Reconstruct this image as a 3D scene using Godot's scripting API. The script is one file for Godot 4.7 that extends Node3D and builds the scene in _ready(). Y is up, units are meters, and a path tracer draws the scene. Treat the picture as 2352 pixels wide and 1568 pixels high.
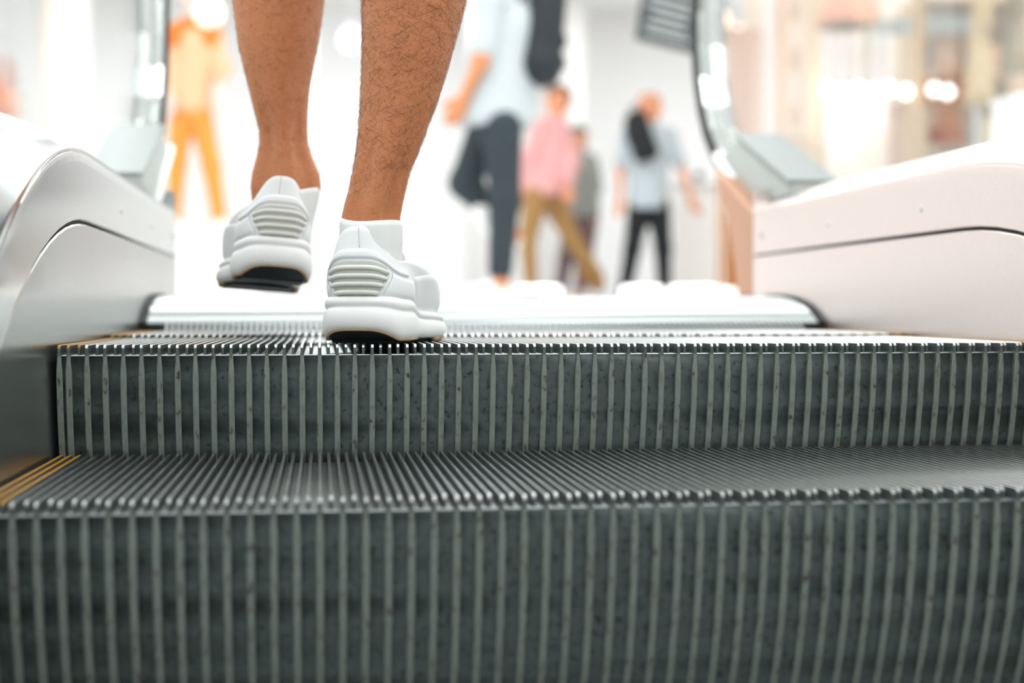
extends Node3D
# Top of a shopping-centre escalator, seen from a step below a walker's white sneakers.
# Axes: x to the right across the steps, y up (0 = tread of the step with the planted foot), z towards the camera (0 = nose of that step).

const RIB := 0.00907        # pitch of the tread ribs
const RIBS := 118
const STEP_W := 1.06119
const GOING := 0.4          # depth of a step
const FLOOR_Y := 0.062      # level of the upper landing

var M := {}
var taken := {}
var rng := RandomNumberGenerator.new()

# ------------------------------------------------------------------ nodes
func numbered(called: String) -> String:
	if not taken.has(called):
		taken[called] = 0
		return called
	taken[called] += 1
	return "%s_%03d" % [called, taken[called]]

func obj(called: String, mesh: Mesh, m: Material, parent: Node = null, at := Transform3D()) -> MeshInstance3D:
	var o := MeshInstance3D.new()
	o.mesh = mesh
	o.material_override = m
	o.transform = at
	o.cast_shadow = GeometryInstance3D.SHADOW_CASTING_SETTING_ON
	if parent == null:
		o.name = numbered(called)
		add_child(o)
	else:
		o.name = called
		parent.add_child(o, true)
	return o

func tag(o: Node, label: String, category: String, group := "") -> Node:
	o.set_meta("label", label)
	o.set_meta("category", category)
	if group != "":
		o.set_meta("group", group)
	return o

func thing(called: String, label: String, category: String, at := Vector3.ZERO, turn := 0.0, group := "") -> Node3D:
	var o := Node3D.new()
	o.name = numbered(called)
	add_child(o)
	o.position = at
	o.rotation.y = turn
	tag(o, label, category, group)
	return o

func struct(called: String, mesh: Mesh, m: Material, at := Transform3D()) -> MeshInstance3D:
	var o := obj(called, mesh, m, null, at)
	o.set_meta("kind", "structure")
	return o

func T(x: float, y: float, z: float) -> Transform3D:
	return Transform3D(Basis(), Vector3(x, y, z))

# ------------------------------------------------------------------ materials
func noise_tex(freq: float, octaves: int, ramp: Gradient, sd: int, size := 1024, cellular := false) -> NoiseTexture2D:
	var n := FastNoiseLite.new()
	n.seed = sd
	n.noise_type = FastNoiseLite.TYPE_CELLULAR if cellular else FastNoiseLite.TYPE_SIMPLEX_SMOOTH
	n.frequency = freq
	n.fractal_octaves = octaves
	var t := NoiseTexture2D.new()
	t.width = size
	t.height = size
	t.seamless = true
	t.noise = n
	t.color_ramp = ramp
	return t

func ramp(stops: Array) -> Gradient:
	var g := Gradient.new()
	var off := PackedFloat32Array()
	var col := PackedColorArray()
	for s in stops:
		off.append(s[0])
		col.append(Color(s[1]))
	g.offsets = off
	g.colors = col
	return g

func mat(color, rough := 0.6, metal := 0.0) -> StandardMaterial3D:
	var m := StandardMaterial3D.new()
	m.albedo_color = Color(color) if color is String else color
	m.roughness = rough
	m.metallic = metal
	return m

func textured(t: Texture2D, scale: Vector3, rough := 0.6, metal := 0.0) -> StandardMaterial3D:
	var m := mat("ffffff", rough, metal)
	m.albedo_texture = t
	m.uv1_triplanar = true
	m.uv1_world_triplanar = true
	m.uv1_scale = scale
	return m

func glow(color: String, strength: float) -> StandardMaterial3D:
	var m := mat(color, 0.5)
	m.emission_enabled = true
	m.emission = Color(color)
	m.emission_energy_multiplier = strength
	return m

func make_materials() -> void:
	# steps: painted cast aluminium, walked bare and bright on top of the ribs
	var cast := noise_tex(0.03, 4, ramp([[0.0, "4b5452"], [0.45, "586260"], [0.7, "5e6765"], [1.0, "525a57"]]), 3)
	M.tread = textured(cast, Vector3(2.3, 2.3, 2.3), 0.42, 0.5)
	var worn := noise_tex(0.03, 4, ramp([[0.0, "c0c4c2"], [0.5, "ccd0ce"], [1.0, "d6d9d7"]]), 4)
	M.rib_top = textured(worn, Vector3(14, 14, 14), 0.27, 1.0)
	M.groove = textured(noise_tex(0.03, 4, ramp([[0.0, "949997"], [0.5, "a2a7a5"], [1.0, "acb1af"]]), 5), Vector3(2.4, 2.4, 2.4), 0.34, 0.9)
	var plate := noise_tex(0.055, 4, ramp([[0.0, "14191a"], [0.2, "1f2525"], [0.26, "47524f"], [0.5, "4f5a58"], [0.75, "535d5b"], [0.88, "59604f"], [1.0, "5f5c47"]]), 11)
	M.riser = textured(plate, Vector3(2.1, 1.7, 2.1), 0.5, 0.3)
	# the cleats are scuffed: brown rubs and dark nicks, drawn out upwards
	var scuff := noise_tex(0.032, 4, ramp([[0.0, "1d1a17"], [0.14, "332b24"], [0.2, "605847"], [0.26, "767d76"], [0.6, "808882"], [0.78, "757c75"], [0.87, "6b634d"], [0.95, "604329"], [1.0, "4a2f1b"]]), 21)
	M.cleat = textured(scuff, Vector3(2.2, 1.3, 2.2), 0.5, 0.3)
	M.yellow = mat("b07c14", 0.45)
	M.comb = mat("a3a8a7", 0.33, 0.9)
	M.gasket = mat("141718", 0.7)
	# brushed stainless steel
	var brush := noise_tex(0.05, 3, ramp([[0.0, "b7bab9"], [0.5, "bcbfbe"], [1.0, "c1c4c3"]]), 31)
	M.steel = textured(brush, Vector3(1.2, 9, 1.2), 0.24, 0.97)
	M.steel_bright = textured(brush, Vector3(9, 1.2, 1.2), 0.17, 1.0)
	M.steel_fascia = textured(noise_tex(0.05, 3, ramp([[0.0, "d4d7d6"], [0.5, "dadddc"], [1.0, "dfe2e1"]]), 33), Vector3(9, 1.2, 9), 0.16, 1.0)
	M.steel_warm_reflection = textured(noise_tex(0.05, 3, ramp([[0.0, "e2d6d1"], [0.5, "e5d9d5"], [1.0, "e8ddd9"]]), 32), Vector3(1.2, 9, 1.2), 0.33, 0.9)  # right side: warm reflection of the hall painted in as a pinkish tint
	M.newel_tan = mat("c08f72", 0.45, 0.3)  # even tan tone of the right newel base
	M.housing = mat("b3b9b5", 0.5)
	M.housing_lid = mat("949a98", 0.45, 0.2)
	M.housing_edge = mat("eef0ee", 0.4)
	M.rubber = mat("1b1f20", 0.55)
	M.guide = mat("c9ccca", 0.22, 0.9)
	M.glass = mat(Color(0.93, 0.97, 0.95, 0.06), 0.02)
	M.glass.transparency = BaseMaterial3D.TRANSPARENCY_ALPHA
	# walker
	var skin := noise_tex(0.012, 4, ramp([[0.0, "aa6334"], [0.3, "ba7245"], [0.55, "c27c4f"], [0.75, "bd7349"], [1.0, "b36a40"]]), 41)
	M.skin = textured(skin, Vector3(9, 9, 9), 0.55)
	M.skin.subsurf_scatter_enabled = true
	M.skin.subsurf_scatter_strength = 0.08
	M.hair_leg = mat("55351f", 0.6)
	M.shoe = mat("eaecec", 0.55)
	M.shoe_panel = mat("eff1f1", 0.5)
	M.midsole = mat("ebebea", 0.5)
	M.insert = mat("b9bab0", 0.6)
	M.insert_ridge = mat("dfdfd9", 0.5)
	M.outsole = mat("20262a", 0.6)
	M.tan_rim = mat("b79a72", 0.6)
	M.thread = mat("cfd2d2", 0.8)
	M.sock = mat("ececea", 0.85)
	M.shorts = mat("3b4652", 0.85)
	M.tee = mat("d8dada", 0.85)
	# setting
	M.wall = mat("f4f3f2", 0.8)
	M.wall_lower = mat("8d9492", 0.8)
	M.ceiling = mat("f3f3f1", 0.85)
	M.floor = textured(noise_tex(0.01, 4, ramp([[0.0, "e2e1df"], [0.5, "ebeae8"], [1.0, "f1f0ef"]]), 51), Vector3(1, 1, 1), 0.25)
	M.panel_glow = glow("ffffff", 3.0)
	M.white = mat("f4f4f3", 0.55)
	M.black = mat("15191b", 0.7)

# ------------------------------------------------------------------ shapes
func commit(v: PackedVector3Array, idx: PackedInt32Array, smooth := true) -> ArrayMesh:
	var st := SurfaceTool.new()
	st.begin(Mesh.PRIMITIVE_TRIANGLES)
	st.set_smooth_group(0 if smooth else -1)
	if smooth:
		for p in v:
			st.add_vertex(p)
		for i in idx:
			st.add_index(i)
	else:
		for i in idx:
			st.add_vertex(v[i])
	st.generate_normals()
	return st.commit()

func quad(idx: PackedInt32Array, a: int, b: int, c: int, d: int) -> void:
	idx.append_array(PackedInt32Array([a, b, c, a, c, d]))

# rings of equal length, joined in turn
func loft_into(v: PackedVector3Array, idx: PackedInt32Array, rings: Array, closed := true, cap0 := false, cap1 := false) -> void:
	var n: int = rings[0].size()
	var base := v.size()
	for r in rings:
		for p in r:
			v.append(p)
	var m := n if closed else n - 1
	for i in rings.size() - 1:
		for j in m:
			var k := (j + 1) % n
			quad(idx, base + i * n + j, base + i * n + k, base + (i + 1) * n + k, base + (i + 1) * n + j)
	for e in 2:
		if (cap0 if e == 0 else cap1):
			var ring: PackedVector3Array = rings[0 if e == 0 else rings.size() - 1]
			var mid := Vector3.ZERO
			for p in ring:
				mid += p / n
			var c := v.size()
			v.append(mid)
			for p in ring:
				v.append(p)
			for j in n:
				var k := (j + 1) % n
				if e == 0:
					idx.append_array(PackedInt32Array([c, c + 1 + k, c + 1 + j]))
				else:
					idx.append_array(PackedInt32Array([c, c + 1 + j, c + 1 + k]))

func loft(rings: Array, closed := true, cap0 := false, cap1 := false, smooth := true) -> ArrayMesh:
	var v := PackedVector3Array()
	var idx := PackedInt32Array()
	loft_into(v, idx, rings, closed, cap0, cap1)
	return commit(v, idx, smooth)

# box with chamfered edges, centred on x and z, standing on y = 0
func box(sx: float, sy: float, sz: float, c := 0.004) -> ArrayMesh:
	c = minf(c, minf(sx, minf(sy, sz)) * 0.3)
	var rings := []
	for lv in [[0.0, c], [c, 0.0], [sy - c, 0.0], [sy, c]]:
		var hx: float = sx / 2 - lv[1]
		var hz: float = sz / 2 - lv[1]
		var ring := PackedVector3Array()
		for q in [[1, 1], [1, -1], [-1, -1], [-1, 1]]:
			var e := Vector3(q[0] * hx, lv[0], q[1] * hz)
			var first: bool = q[0] * q[1] > 0
			ring.append(e - (Vector3(q[0] * c, 0, 0) if first else Vector3(0, 0, q[1] * c)))
			ring.append(e - (Vector3(0, 0, q[1] * c) if first else Vector3(q[0] * c, 0, 0)))
		rings.append(ring)
	return loft(rings, true, true, true, false)

# polygon of (z, y) pushed along x, its side edges chamfered by c
func slab_x(poly: PackedVector2Array, x0: float, x1: float, c := 0.0, smooth := false) -> ArrayMesh:
	var inner := poly
	if c > 0.0:
		var sh := Geometry2D.offset_polygon(poly, -c, Geometry2D.JOIN_MITER)
		if sh.size() == 1 and sh[0].size() == poly.size():
			inner = sh[0]
			var best := 0
			for i in inner.size():
				if inner[i].distance_to(poly[0]) < inner[best].distance_to(poly[0]):
					best = i
			var rot := PackedVector2Array()
			for i in inner.size():
				rot.append(inner[(i + best) % inner.size()])
			inner = rot
			if inner[1].distance_to(poly[1]) > inner[inner.size() - 1].distance_to(poly[1]):
				inner = poly
				c = 0.0
		else:
			c = 0.0
	var v := PackedVector3Array()
	var idx := PackedInt32Array()
	var rings := []
	var lay := [[x0, poly], [x1, poly]] if c == 0.0 else [[x0, inner], [x0 + c, poly], [x1 - c, poly], [x1, inner]]
	for l in lay:
		var r := PackedVector3Array()
		for p in l[1]:
			r.append(Vector3(l[0], p.y, p.x))
		rings.append(r)
	loft_into(v, idx, rings)
	var tri := Geometry2D.triangulate_polygon(inner)
	for e in 2:
		var b := v.size()
		for p in inner:
			v.append(Vector3(x0 if e == 0 else x1, p.y, p.x))
		for i in range(0, tri.size(), 3):
			if e == 0:
				idx.append_array(PackedInt32Array([b + tri[i], b + tri[i + 1], b + tri[i + 2]]))
			else:
				idx.append_array(PackedInt32Array([b + tri[i], b + tri[i + 2], b + tri[i + 1]]))
	return commit(v, idx, smooth)

func tube_into(v: PackedVector3Array, idx: PackedInt32Array, path: PackedVector3Array, r0: float, r1: float, sides: int) -> void:
	var rings := []
	for i in path.size():
		var d := (path[mini(i + 1, path.size() - 1)] - path[maxi(i - 1, 0)]).normalized()
		var s := d.cross(Vector3.UP if absf(d.y) < 0.9 else Vector3.RIGHT).normalized()
		var u := s.cross(d)
		var r := lerpf(r0, r1, float(i) / (path.size() - 1))
		var ring := PackedVector3Array()
		for k in sides:
			var a := TAU * k / sides
			ring.append(path[i] + (s * cos(a) + u * sin(a)) * r)
		rings.append(ring)
	loft_into(v, idx, rings, true, true, true)

func tube(path: PackedVector3Array, r0: float, r1 := -1.0, sides := 8) -> ArrayMesh:
	var v := PackedVector3Array()
	var idx := PackedInt32Array()
	tube_into(v, idx, path, r0, r0 if r1 < 0 else r1, sides)
	return commit(v, idx)

# turned shape: (radius, height) pairs
func lathe(prof: Array, sides := 24) -> ArrayMesh:
	var rings := []
	for p in prof:
		var r := PackedVector3Array()
		for k in sides:
			r.append(Vector3(cos(-TAU * k / sides) * p[0], p[1], sin(-TAU * k / sides) * p[0]))
		rings.append(r)
	return loft(rings, true, true, true)

# smooth union of tapered bones, meshed as surface nets
func flesh_into(v: PackedVector3Array, idx: PackedInt32Array, bones: Array, k: float, cell: float, cuts := []) -> void:
	var lo := Vector3(1e9, 1e9, 1e9)
	var hi := -lo
	for b in bones:
		var r: float = maxf(b[2], b[3]) + cell * 2 + k * 0.5
		for e in 2:
			lo = lo.min(b[e] - Vector3.ONE * r)
			hi = hi.max(b[e] + Vector3.ONE * r)
	var n := Vector3i(((hi - lo) / cell).ceil()) + Vector3i.ONE
	var sy := n.x
	var sz := n.x * n.y
	var f := PackedFloat32Array()
	f.resize(sz * n.z)
	f.fill(1.0)
	for b in bones:
		var a: Vector3 = b[0]
		var ab: Vector3 = b[1] - a
		var l2: float = maxf(ab.length_squared(), 1e-8)
		var ra: float = b[2]
		var rb: float = b[3]
		var r: float = maxf(ra, rb) + cell * 2 + k
		var p0 := Vector3i(((a.min(b[1]) - Vector3.ONE * r - lo) / cell).floor()).max(Vector3i.ZERO)
		var p1 := Vector3i(((a.max(b[1]) + Vector3.ONE * r - lo) / cell).ceil()).min(n - Vector3i.ONE)
		var flat: float = b[4] if b.size() > 4 else 1.0   # below 1: flattened front to back
		for z in range(p0.z, p1.z + 1):
			for y in range(p0.y, p1.y + 1):
				var at := z * sz + y * sy
				for x in range(p0.x, p1.x + 1):
					var q := lo + Vector3(x, y, z) * cell - a
					var t := clampf(q.dot(ab) / l2, 0.0, 1.0)
					q -= ab * t
					q.z /= flat
					var d := q.length() - lerpf(ra, rb, t)
					var o := f[at + x]
					var h := maxf(k - absf(o - d), 0.0) / k
					f[at + x] = minf(o, d) - h * h * k * 0.25
	for c in cuts:      # [point, normal]: what lies beyond is cut off
		for i in f.size():
			var q := lo + Vector3(i % sy, (i / sy) % n.y, i / sz) * cell
			f[i] = maxf(f[i], (q - c[0]).dot(c[1]))
	var where := {}
	var corner := [0, 1, sy, sy + 1, sz, sz + 1, sz + sy, sz + sy + 1]
	var off := [Vector3(0, 0, 0), Vector3(1, 0, 0), Vector3(0, 1, 0), Vector3(1, 1, 0), Vector3(0, 0, 1), Vector3(1, 0, 1), Vector3(0, 1, 1), Vector3(1, 1, 1)]
	var edges := [[0, 1], [2, 3], [4, 5], [6, 7], [0, 2], [1, 3], [4, 6], [5, 7], [0, 4], [1, 5], [2, 6], [3, 7]]
	for z in n.z - 1:
		for y in n.y - 1:
			for x in n.x - 1:
				var i := z * sz + y * sy + x
				var s := f[i] < 0.0
				if s == (f[i + 1] < 0.0) and s == (f[i + sy] < 0.0) and s == (f[i + sy + 1] < 0.0) and s == (f[i + sz] < 0.0) and s == (f[i + sz + 1] < 0.0) and s == (f[i + sz + sy] < 0.0) and s == (f[i + sz + sy + 1] < 0.0):
					continue
				var sum := Vector3.ZERO
				var count := 0
				for e in edges:
					var fa := f[i + corner[e[0]]]
					var fb := f[i + corner[e[1]]]
					if (fa < 0.0) != (fb < 0.0):
						sum += (off[e[0]] as Vector3).lerp(off[e[1]], fa / (fa - fb))
						count += 1
				where[i] = v.size()
				v.append(lo + (Vector3(x, y, z) + sum / count) * cell)
	for i in where:
		var x: int = i % sy
		var y: int = (i / sy) % n.y
		var z: int = i / sz
		var s := f[i] < 0.0
		for ax in 3:
			var step: int = [1, sy, sz][ax]
			if s == (f[i + step] < 0.0):
				continue
			var u: int = [sy, sz, 1][ax]
			var w: int = [sz, 1, sy][ax]
			if not (where.has(i - u) and where.has(i - w) and where.has(i - u - w)):
				continue
			if s:
				quad(idx, where[i], where[i - w], where[i - u - w], where[i - u])
			else:
				quad(idx, where[i], where[i - u], where[i - u - w], where[i - w])

func flesh(bones: Array, k: float, cell: float, cuts := []) -> ArrayMesh:
	var v := PackedVector3Array()
	var idx := PackedInt32Array()
	flesh_into(v, idx, bones, k, cell, cuts)
	return commit(v, idx)

# ------------------------------------------------------------------ escalator
func make_step(label: String, at: Vector3, ready: Dictionary) -> void:
	var t := thing("escalator_step", label, "escalator step", at, 0, "escalator steps")
	obj("tread_plate", ready.tread, M.groove, t)
	obj("riser_plate", ready.riser, M.riser, t)
	for k in RIBS:
		var edge := k < 3 or k > RIBS - 4
		var long: bool = k % 2 == 1 or k == 0 or k == RIBS - 1
		var o := obj("demarcation_rib" if edge else "tread_rib", ready.rib_long if long else ready.rib_short, null, t, T(k * RIB, 0, 0))
		o.set_surface_override_material(0, M.tread)
		o.set_surface_override_material(1, M.yellow if edge else M.rib_top)
		if edge:
			o.set_meta("label", "yellow edge rib")
		if long:
			obj("riser_cleat", ready.cleat, M.cleat, t, T(k * RIB, 0, 0))

func step_shapes() -> Dictionary:
	var d := {}
	d.tread = slab_x(PackedVector2Array([Vector2(-0.0062, -0.0106), Vector2(-0.0056, -0.0112), Vector2(-0.0060, -0.0119), Vector2(-0.0105, -0.0122), Vector2(-0.0105, -0.017), Vector2(-0.397, -0.017), Vector2(-0.397, -0.0107)]), -0.002, STEP_W + 0.002)
	var outer := PackedVector2Array()
	var inner := PackedVector2Array()
	for i in 13:
		var a := 0.55 * i / 12.0
		outer.append(Vector2(-0.0066 - GOING * (1 - cos(a)), -0.0120 - GOING * sin(a)))
		inner.append(outer[i] + Vector2(-0.004, 0))
	inner.reverse()
	outer.append_array(inner)
	d.riser = slab_x(outer, -0.002, STEP_W + 0.002, 0.0, true)
	for kind in 2:
		# side view of the rib: nose rounded off, walls on one surface and the worn top on the other
		var z0 := 0.0 if kind == 0 else -0.011
		var e := 0.0005
		var side := [Vector2(z0, -0.0112), Vector2(z0, -0.0034), Vector2(z0 - 0.0005, -0.0018), Vector2(z0 - 0.0016, -0.0006), Vector2(z0 - 0.0036, 0.0), Vector2(-0.397, 0.0), Vector2(-0.397, -0.0112)]
		var v := PackedVector3Array()
		var walls := PackedInt32Array()
		var top := PackedInt32Array()
		for lay in [[-0.00155, e], [-0.0011, 0.0], [0.0011, 0.0], [0.00155, e]]:
			for p in side:
				v.append(Vector3(lay[0], p.y - (lay[1] if p.y > -0.011 else 0.0), p.x - (lay[1] if p.x > z0 - 0.003 else 0.0)))
		for l in 3:
			for j in 6:
				quad(top if j > 0 and j < 5 else walls, l * 7 + j, l * 7 + j + 1, l * 7 + j + 8, l * 7 + j + 7)
		for j in 5:
			walls.append_array(PackedInt32Array([0, j + 2, j + 1, 21, 21 + j + 1, 21 + j + 2]))
		var st := SurfaceTool.new()
		var am := ArrayMesh.new()
		for part in [walls, top]:
			st.begin(Mesh.PRIMITIVE_TRIANGLES)
			st.set_smooth_group(-1)
			for i in part:
				st.add_vertex(v[i])
			st.generate_normals()
			st.commit(am)
		d["rib_long" if kind == 0 else "rib_short"] = am
	var r2 := []
	for i in 9:
		var a: float = [0.024, 0.04, 0.062, 0.085, 0.16, 0.26, 0.36, 0.46, 0.55][i]
		var w: float = [0.0015, 0.0018, 0.0026, 0.0029, 0.0029, 0.0029, 0.0029, 0.0029, 0.0029][i]
		var z := -GOING * (1 - cos(a))
		var y := -GOING * sin(a)
		r2.append(PackedVector3Array([Vector3(w + 0.0004, y, z - 0.009), Vector3(w + 0.0002, y, z - 0.0008), Vector3(w - 0.0006, y, z), Vector3(-w + 0.0006, y, z), Vector3(-w - 0.0002, y, z - 0.0008), Vector3(-w - 0.0004, y, z - 0.009)]))
	d.cleat = loft(r2, false, false, false, false)
	return d

# height of the run above (z, 0): level landing, arc of 1 m, then 30 degrees down
func fall(z: float) -> float:
	var s := z + 0.25
	if s <= 0.0:
		return 0.0
	if s < 0.5:
		return -(1.0 - sqrt(1.0 - s * s))
	return -0.13397 - (s - 0.5) * 0.57735

func run_stations(z0: float, z1: float) -> Array:
	var a := [z0]
	for z in [-1.0, -0.7, -0.45, -0.3, -0.25, -0.2, -0.15, -0.1, -0.05, 0.0, 0.05, 0.1, 0.15, 0.2, 0.25, 0.3, 0.6, 1.0, 1.6]:
		if z > z0 + 0.01 and z < z1 - 0.01:
			a.append(z)
	a.append(z1)
	return a

# cross-section of (outward, height) swept along the run; side -1 left, +1 right
func run_sweep(prof: Array, side: int, x_in: float, z0: float, z1: float, closed := false, smooth := true) -> ArrayMesh:
	var rings := []
	for z in run_stations(z0, z1):
		var r := PackedVector3Array()
		for p in prof:
			r.append(Vector3(x_in + side * p[0], p[1] + fall(z), z))
		if side > 0:
			r.reverse()
		rings.append(r)
	return loft(rings, closed, closed, closed, smooth)

func balustrade(side: int) -> void:
	var left := side < 0
	var x_in := -0.008 if left else STEP_W + 0.008
	var far := -1.355 if left else -1.18
	var where := "left" if left else "right"
	var t := thing("escalator_balustrade", "%s stainless steel escalator balustrade with skirt, decking and glass" % where, "balustrade", Vector3.ZERO, 0, "escalator balustrades")
	var near := 2.4
	# skirt: upright sheet beside the steps
	var metal: Material = M.steel if left else M.steel_warm_reflection
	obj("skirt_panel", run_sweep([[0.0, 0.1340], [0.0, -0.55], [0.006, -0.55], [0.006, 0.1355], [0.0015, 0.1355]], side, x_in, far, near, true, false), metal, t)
	# fascia standing 5 mm proud above the seam, and the rounded decking above it
	obj("seam_shade_strip", run_sweep([[0.004, 0.15], [0.004, 0.12], [0.012, 0.12], [0.012, 0.15]], side, x_in, far + 0.002, near, true, false), M.gasket, t)  # dark strip added behind the seam, painting the shade inside its gap
	obj("fascia_panel", run_sweep([[0.003, 0.1395], [0.001, 0.1395], [-0.001, 0.1410], [-0.001, 0.146], [-0.001, 0.206], [-0.0005, 0.2125], [0.0, 0.2165], [0.006, 0.2185], [0.02, 0.2185], [0.02, 0.16], [0.003, 0.16]], side, x_in, far, near, true, false), M.steel_fascia if left else M.steel_warm_reflection, t)
	obj("inner_decking", run_sweep([[-0.001, 0.2205], [0.004, 0.2235], [0.02, 0.232], [0.05, 0.247], [0.08, 0.259], [0.105, 0.266], [0.12, 0.268], [0.127, 0.266], [0.13, 0.262], [0.13, 0.2], [0.01, 0.2]], side, x_in, far, near, true, true), M.steel_bright if left else M.steel_warm_reflection, t)
	obj("outer_decking", run_sweep([[0.13, 0.262], [0.15, 0.27], [0.24, 0.262], [0.26, 0.24], [0.26, -0.3], [0.13, -0.3]], side, x_in, far - 0.2, near, true, false), M.steel_bright, t)
	# end plate closing the decking, and its small screws
	obj("end_plate", slab_x(PackedVector2Array([Vector2(far - 0.004, -0.1), Vector2(far, -0.1), Vector2(far, 0.262), Vector2(far - 0.004, 0.262)]), x_in if not left else x_in - 0.13, x_in + 0.13 if not left else x_in), metal, t)
	for sz in [far + 0.05, far + 0.42, far + 0.8]:
		var sc := obj("screw", lathe([[0.0, -0.001], [0.0046, -0.001], [0.0046, 0.0004], [0.0034, 0.0009], [0.0, 0.0009]], 12), M.gasket if sz < far + 0.1 else M.guide, t, Transform3D(Basis(Vector3(0, 0, 1), -PI / 2 * -side), Vector3(x_in - side * 0.001, 0.172, sz)))
		sc.rotation = Vector3(0, 0, side * PI / 2)
	# glass standing in the decking, up to the handrail
	var cz := -1.548
	var cy := 0.715
	var arc := PackedVector2Array()
	for i in 17:
		var a := -PI * 0.5 + (-PI * 0.5 - 0.45 + PI * 0.5) + 0.0
		a = lerpf(-PI / 2 + 0.32, -PI * 1.5, i / 16.0)
		arc.append(Vector2(cz + cos(a) * 0.385, cy + sin(a) * 0.385))
	var xg := x_in + side * 0.105
	var pane := PackedVector2Array()
	for i in arc.size():
		pane.append(Vector2(cz, cy) + (arc[i] - Vector2(cz, cy)) * 0.985)
	for z in [-0.3, -0.1, 0.1, 0.3, 0.9]:
		pane.append(Vector2(z, 1.094 + fall(z)))
	for z in [0.9, 0.3, 0.1, -0.1, -0.3]:
		pane.append(Vector2(z, 0.258 + fall(z)))
	pane.append(Vector2(-1.2, 0.258))
	obj("glass_pane", slab_x(pane, xg - 0.005, xg + 0.005), M.glass, t)
	# handrail: rubber channel round a bright guide
	var path := [Vector2(-1.30, 0.235)]
	for p in arc:
		path.append(p)
	for z in [-1.2, -0.8, -0.5, -0.3, -0.2, -0.1, 0.0, 0.1, 0.2, 0.3, 0.9, 2.4]:
		path.append(Vector2(z, 1.10 + fall(z)))
	for kind in 2:
		var prof := [[-0.037, -0.010], [-0.040, -0.004], [-0.040, 0.010], [-0.034, 0.020], [-0.015, 0.026], [0.015, 0.026], [0.034, 0.020], [0.040, 0.010], [0.040, -0.004], [0.037, -0.010], [0.030, -0.010], [0.032, 0.004], [-0.032, 0.004], [-0.030, -0.010]] if kind == 0 else [[-0.0285, -0.016], [-0.0285, 0.002], [0.0285, 0.002], [0.0285, -0.016], [0.018, -0.020], [0.008, -0.012], [-0.008, -0.012], [-0.018, -0.020]]
		var rings := []
		for i in path.size():
			var dd: Vector2 = (path[mini(i + 1, path.size() - 1)] - path[maxi(i - 1, 0)]).normalized()
			var nn := Vector2(-dd.y, dd.x)
			if i == 0:
				nn = Vector2(-0.5, -0.85)
			var r := PackedVector3Array()
			for p in prof:
				var q: Vector2 = path[i] + nn * p[1]
				r.append(Vector3(xg + p[0], q.y, q.x))
			rings.append(r)
		obj("handrail" if kind == 0 else "handrail_guide", loft(rings, true, true, true, kind == 0), M.rubber if kind == 0 else M.guide, t)
	# housing where the handrail runs in
	var hx0 := minf(x_in + side * 0.03, xg + side * 0.014)
	var hx1 := maxf(x_in + side * 0.03, xg + side * 0.014)
	var h := obj("handrail_inlet", slab_x(PackedVector2Array([Vector2(-1.556, 0.357), Vector2(-1.42, 0.385), Vector2(-1.06, 0.262), Vector2(-1.06, 0.24), Vector2(-1.27, 0.232)]), hx0, hx1, 0.008), M.housing, t)
	obj("inlet_edge", tube(PackedVector3Array([Vector3(hx0 if not left else hx1, 0.362, -1.562), Vector3(hx0 if not left else hx1, 0.228, -1.275)]), 0.011, -1, 10), M.housing_edge, h)
	obj("inlet_lid", slab_x(PackedVector2Array([Vector2(-1.42, 0.387), Vector2(-1.06, 0.264), Vector2(-1.06, 0.270), Vector2(-1.42, 0.394)]), hx0 - 0.003, hx1 + 0.003), M.housing_lid, h)
	# newel base below the housing
	if not left:
		obj("newel_base", slab_x(PackedVector2Array([Vector2(-1.18, 0.215), Vector2(-1.18, FLOOR_Y), Vector2(-1.298, FLOOR_Y), Vector2(-1.335, 0.14), Vector2(-1.38, 0.215), Vector2(-1.494, 0.326), Vector2(-1.40, 0.30)]), x_in + 0.002, x_in + 0.13, 0.006), M.newel_tan, t)
	else:
		obj("newel_base", slab_x(PackedVector2Array([Vector2(-1.355, 0.215), Vector2(-1.355, FLOOR_Y), Vector2(-1.42, FLOOR_Y), Vector2(-1.46, 0.14), Vector2(-1.50, 0.30), Vector2(-1.42, 0.30)]), x_in - 0.13, x_in - 0.05, 0.006), M.white, t)

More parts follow.
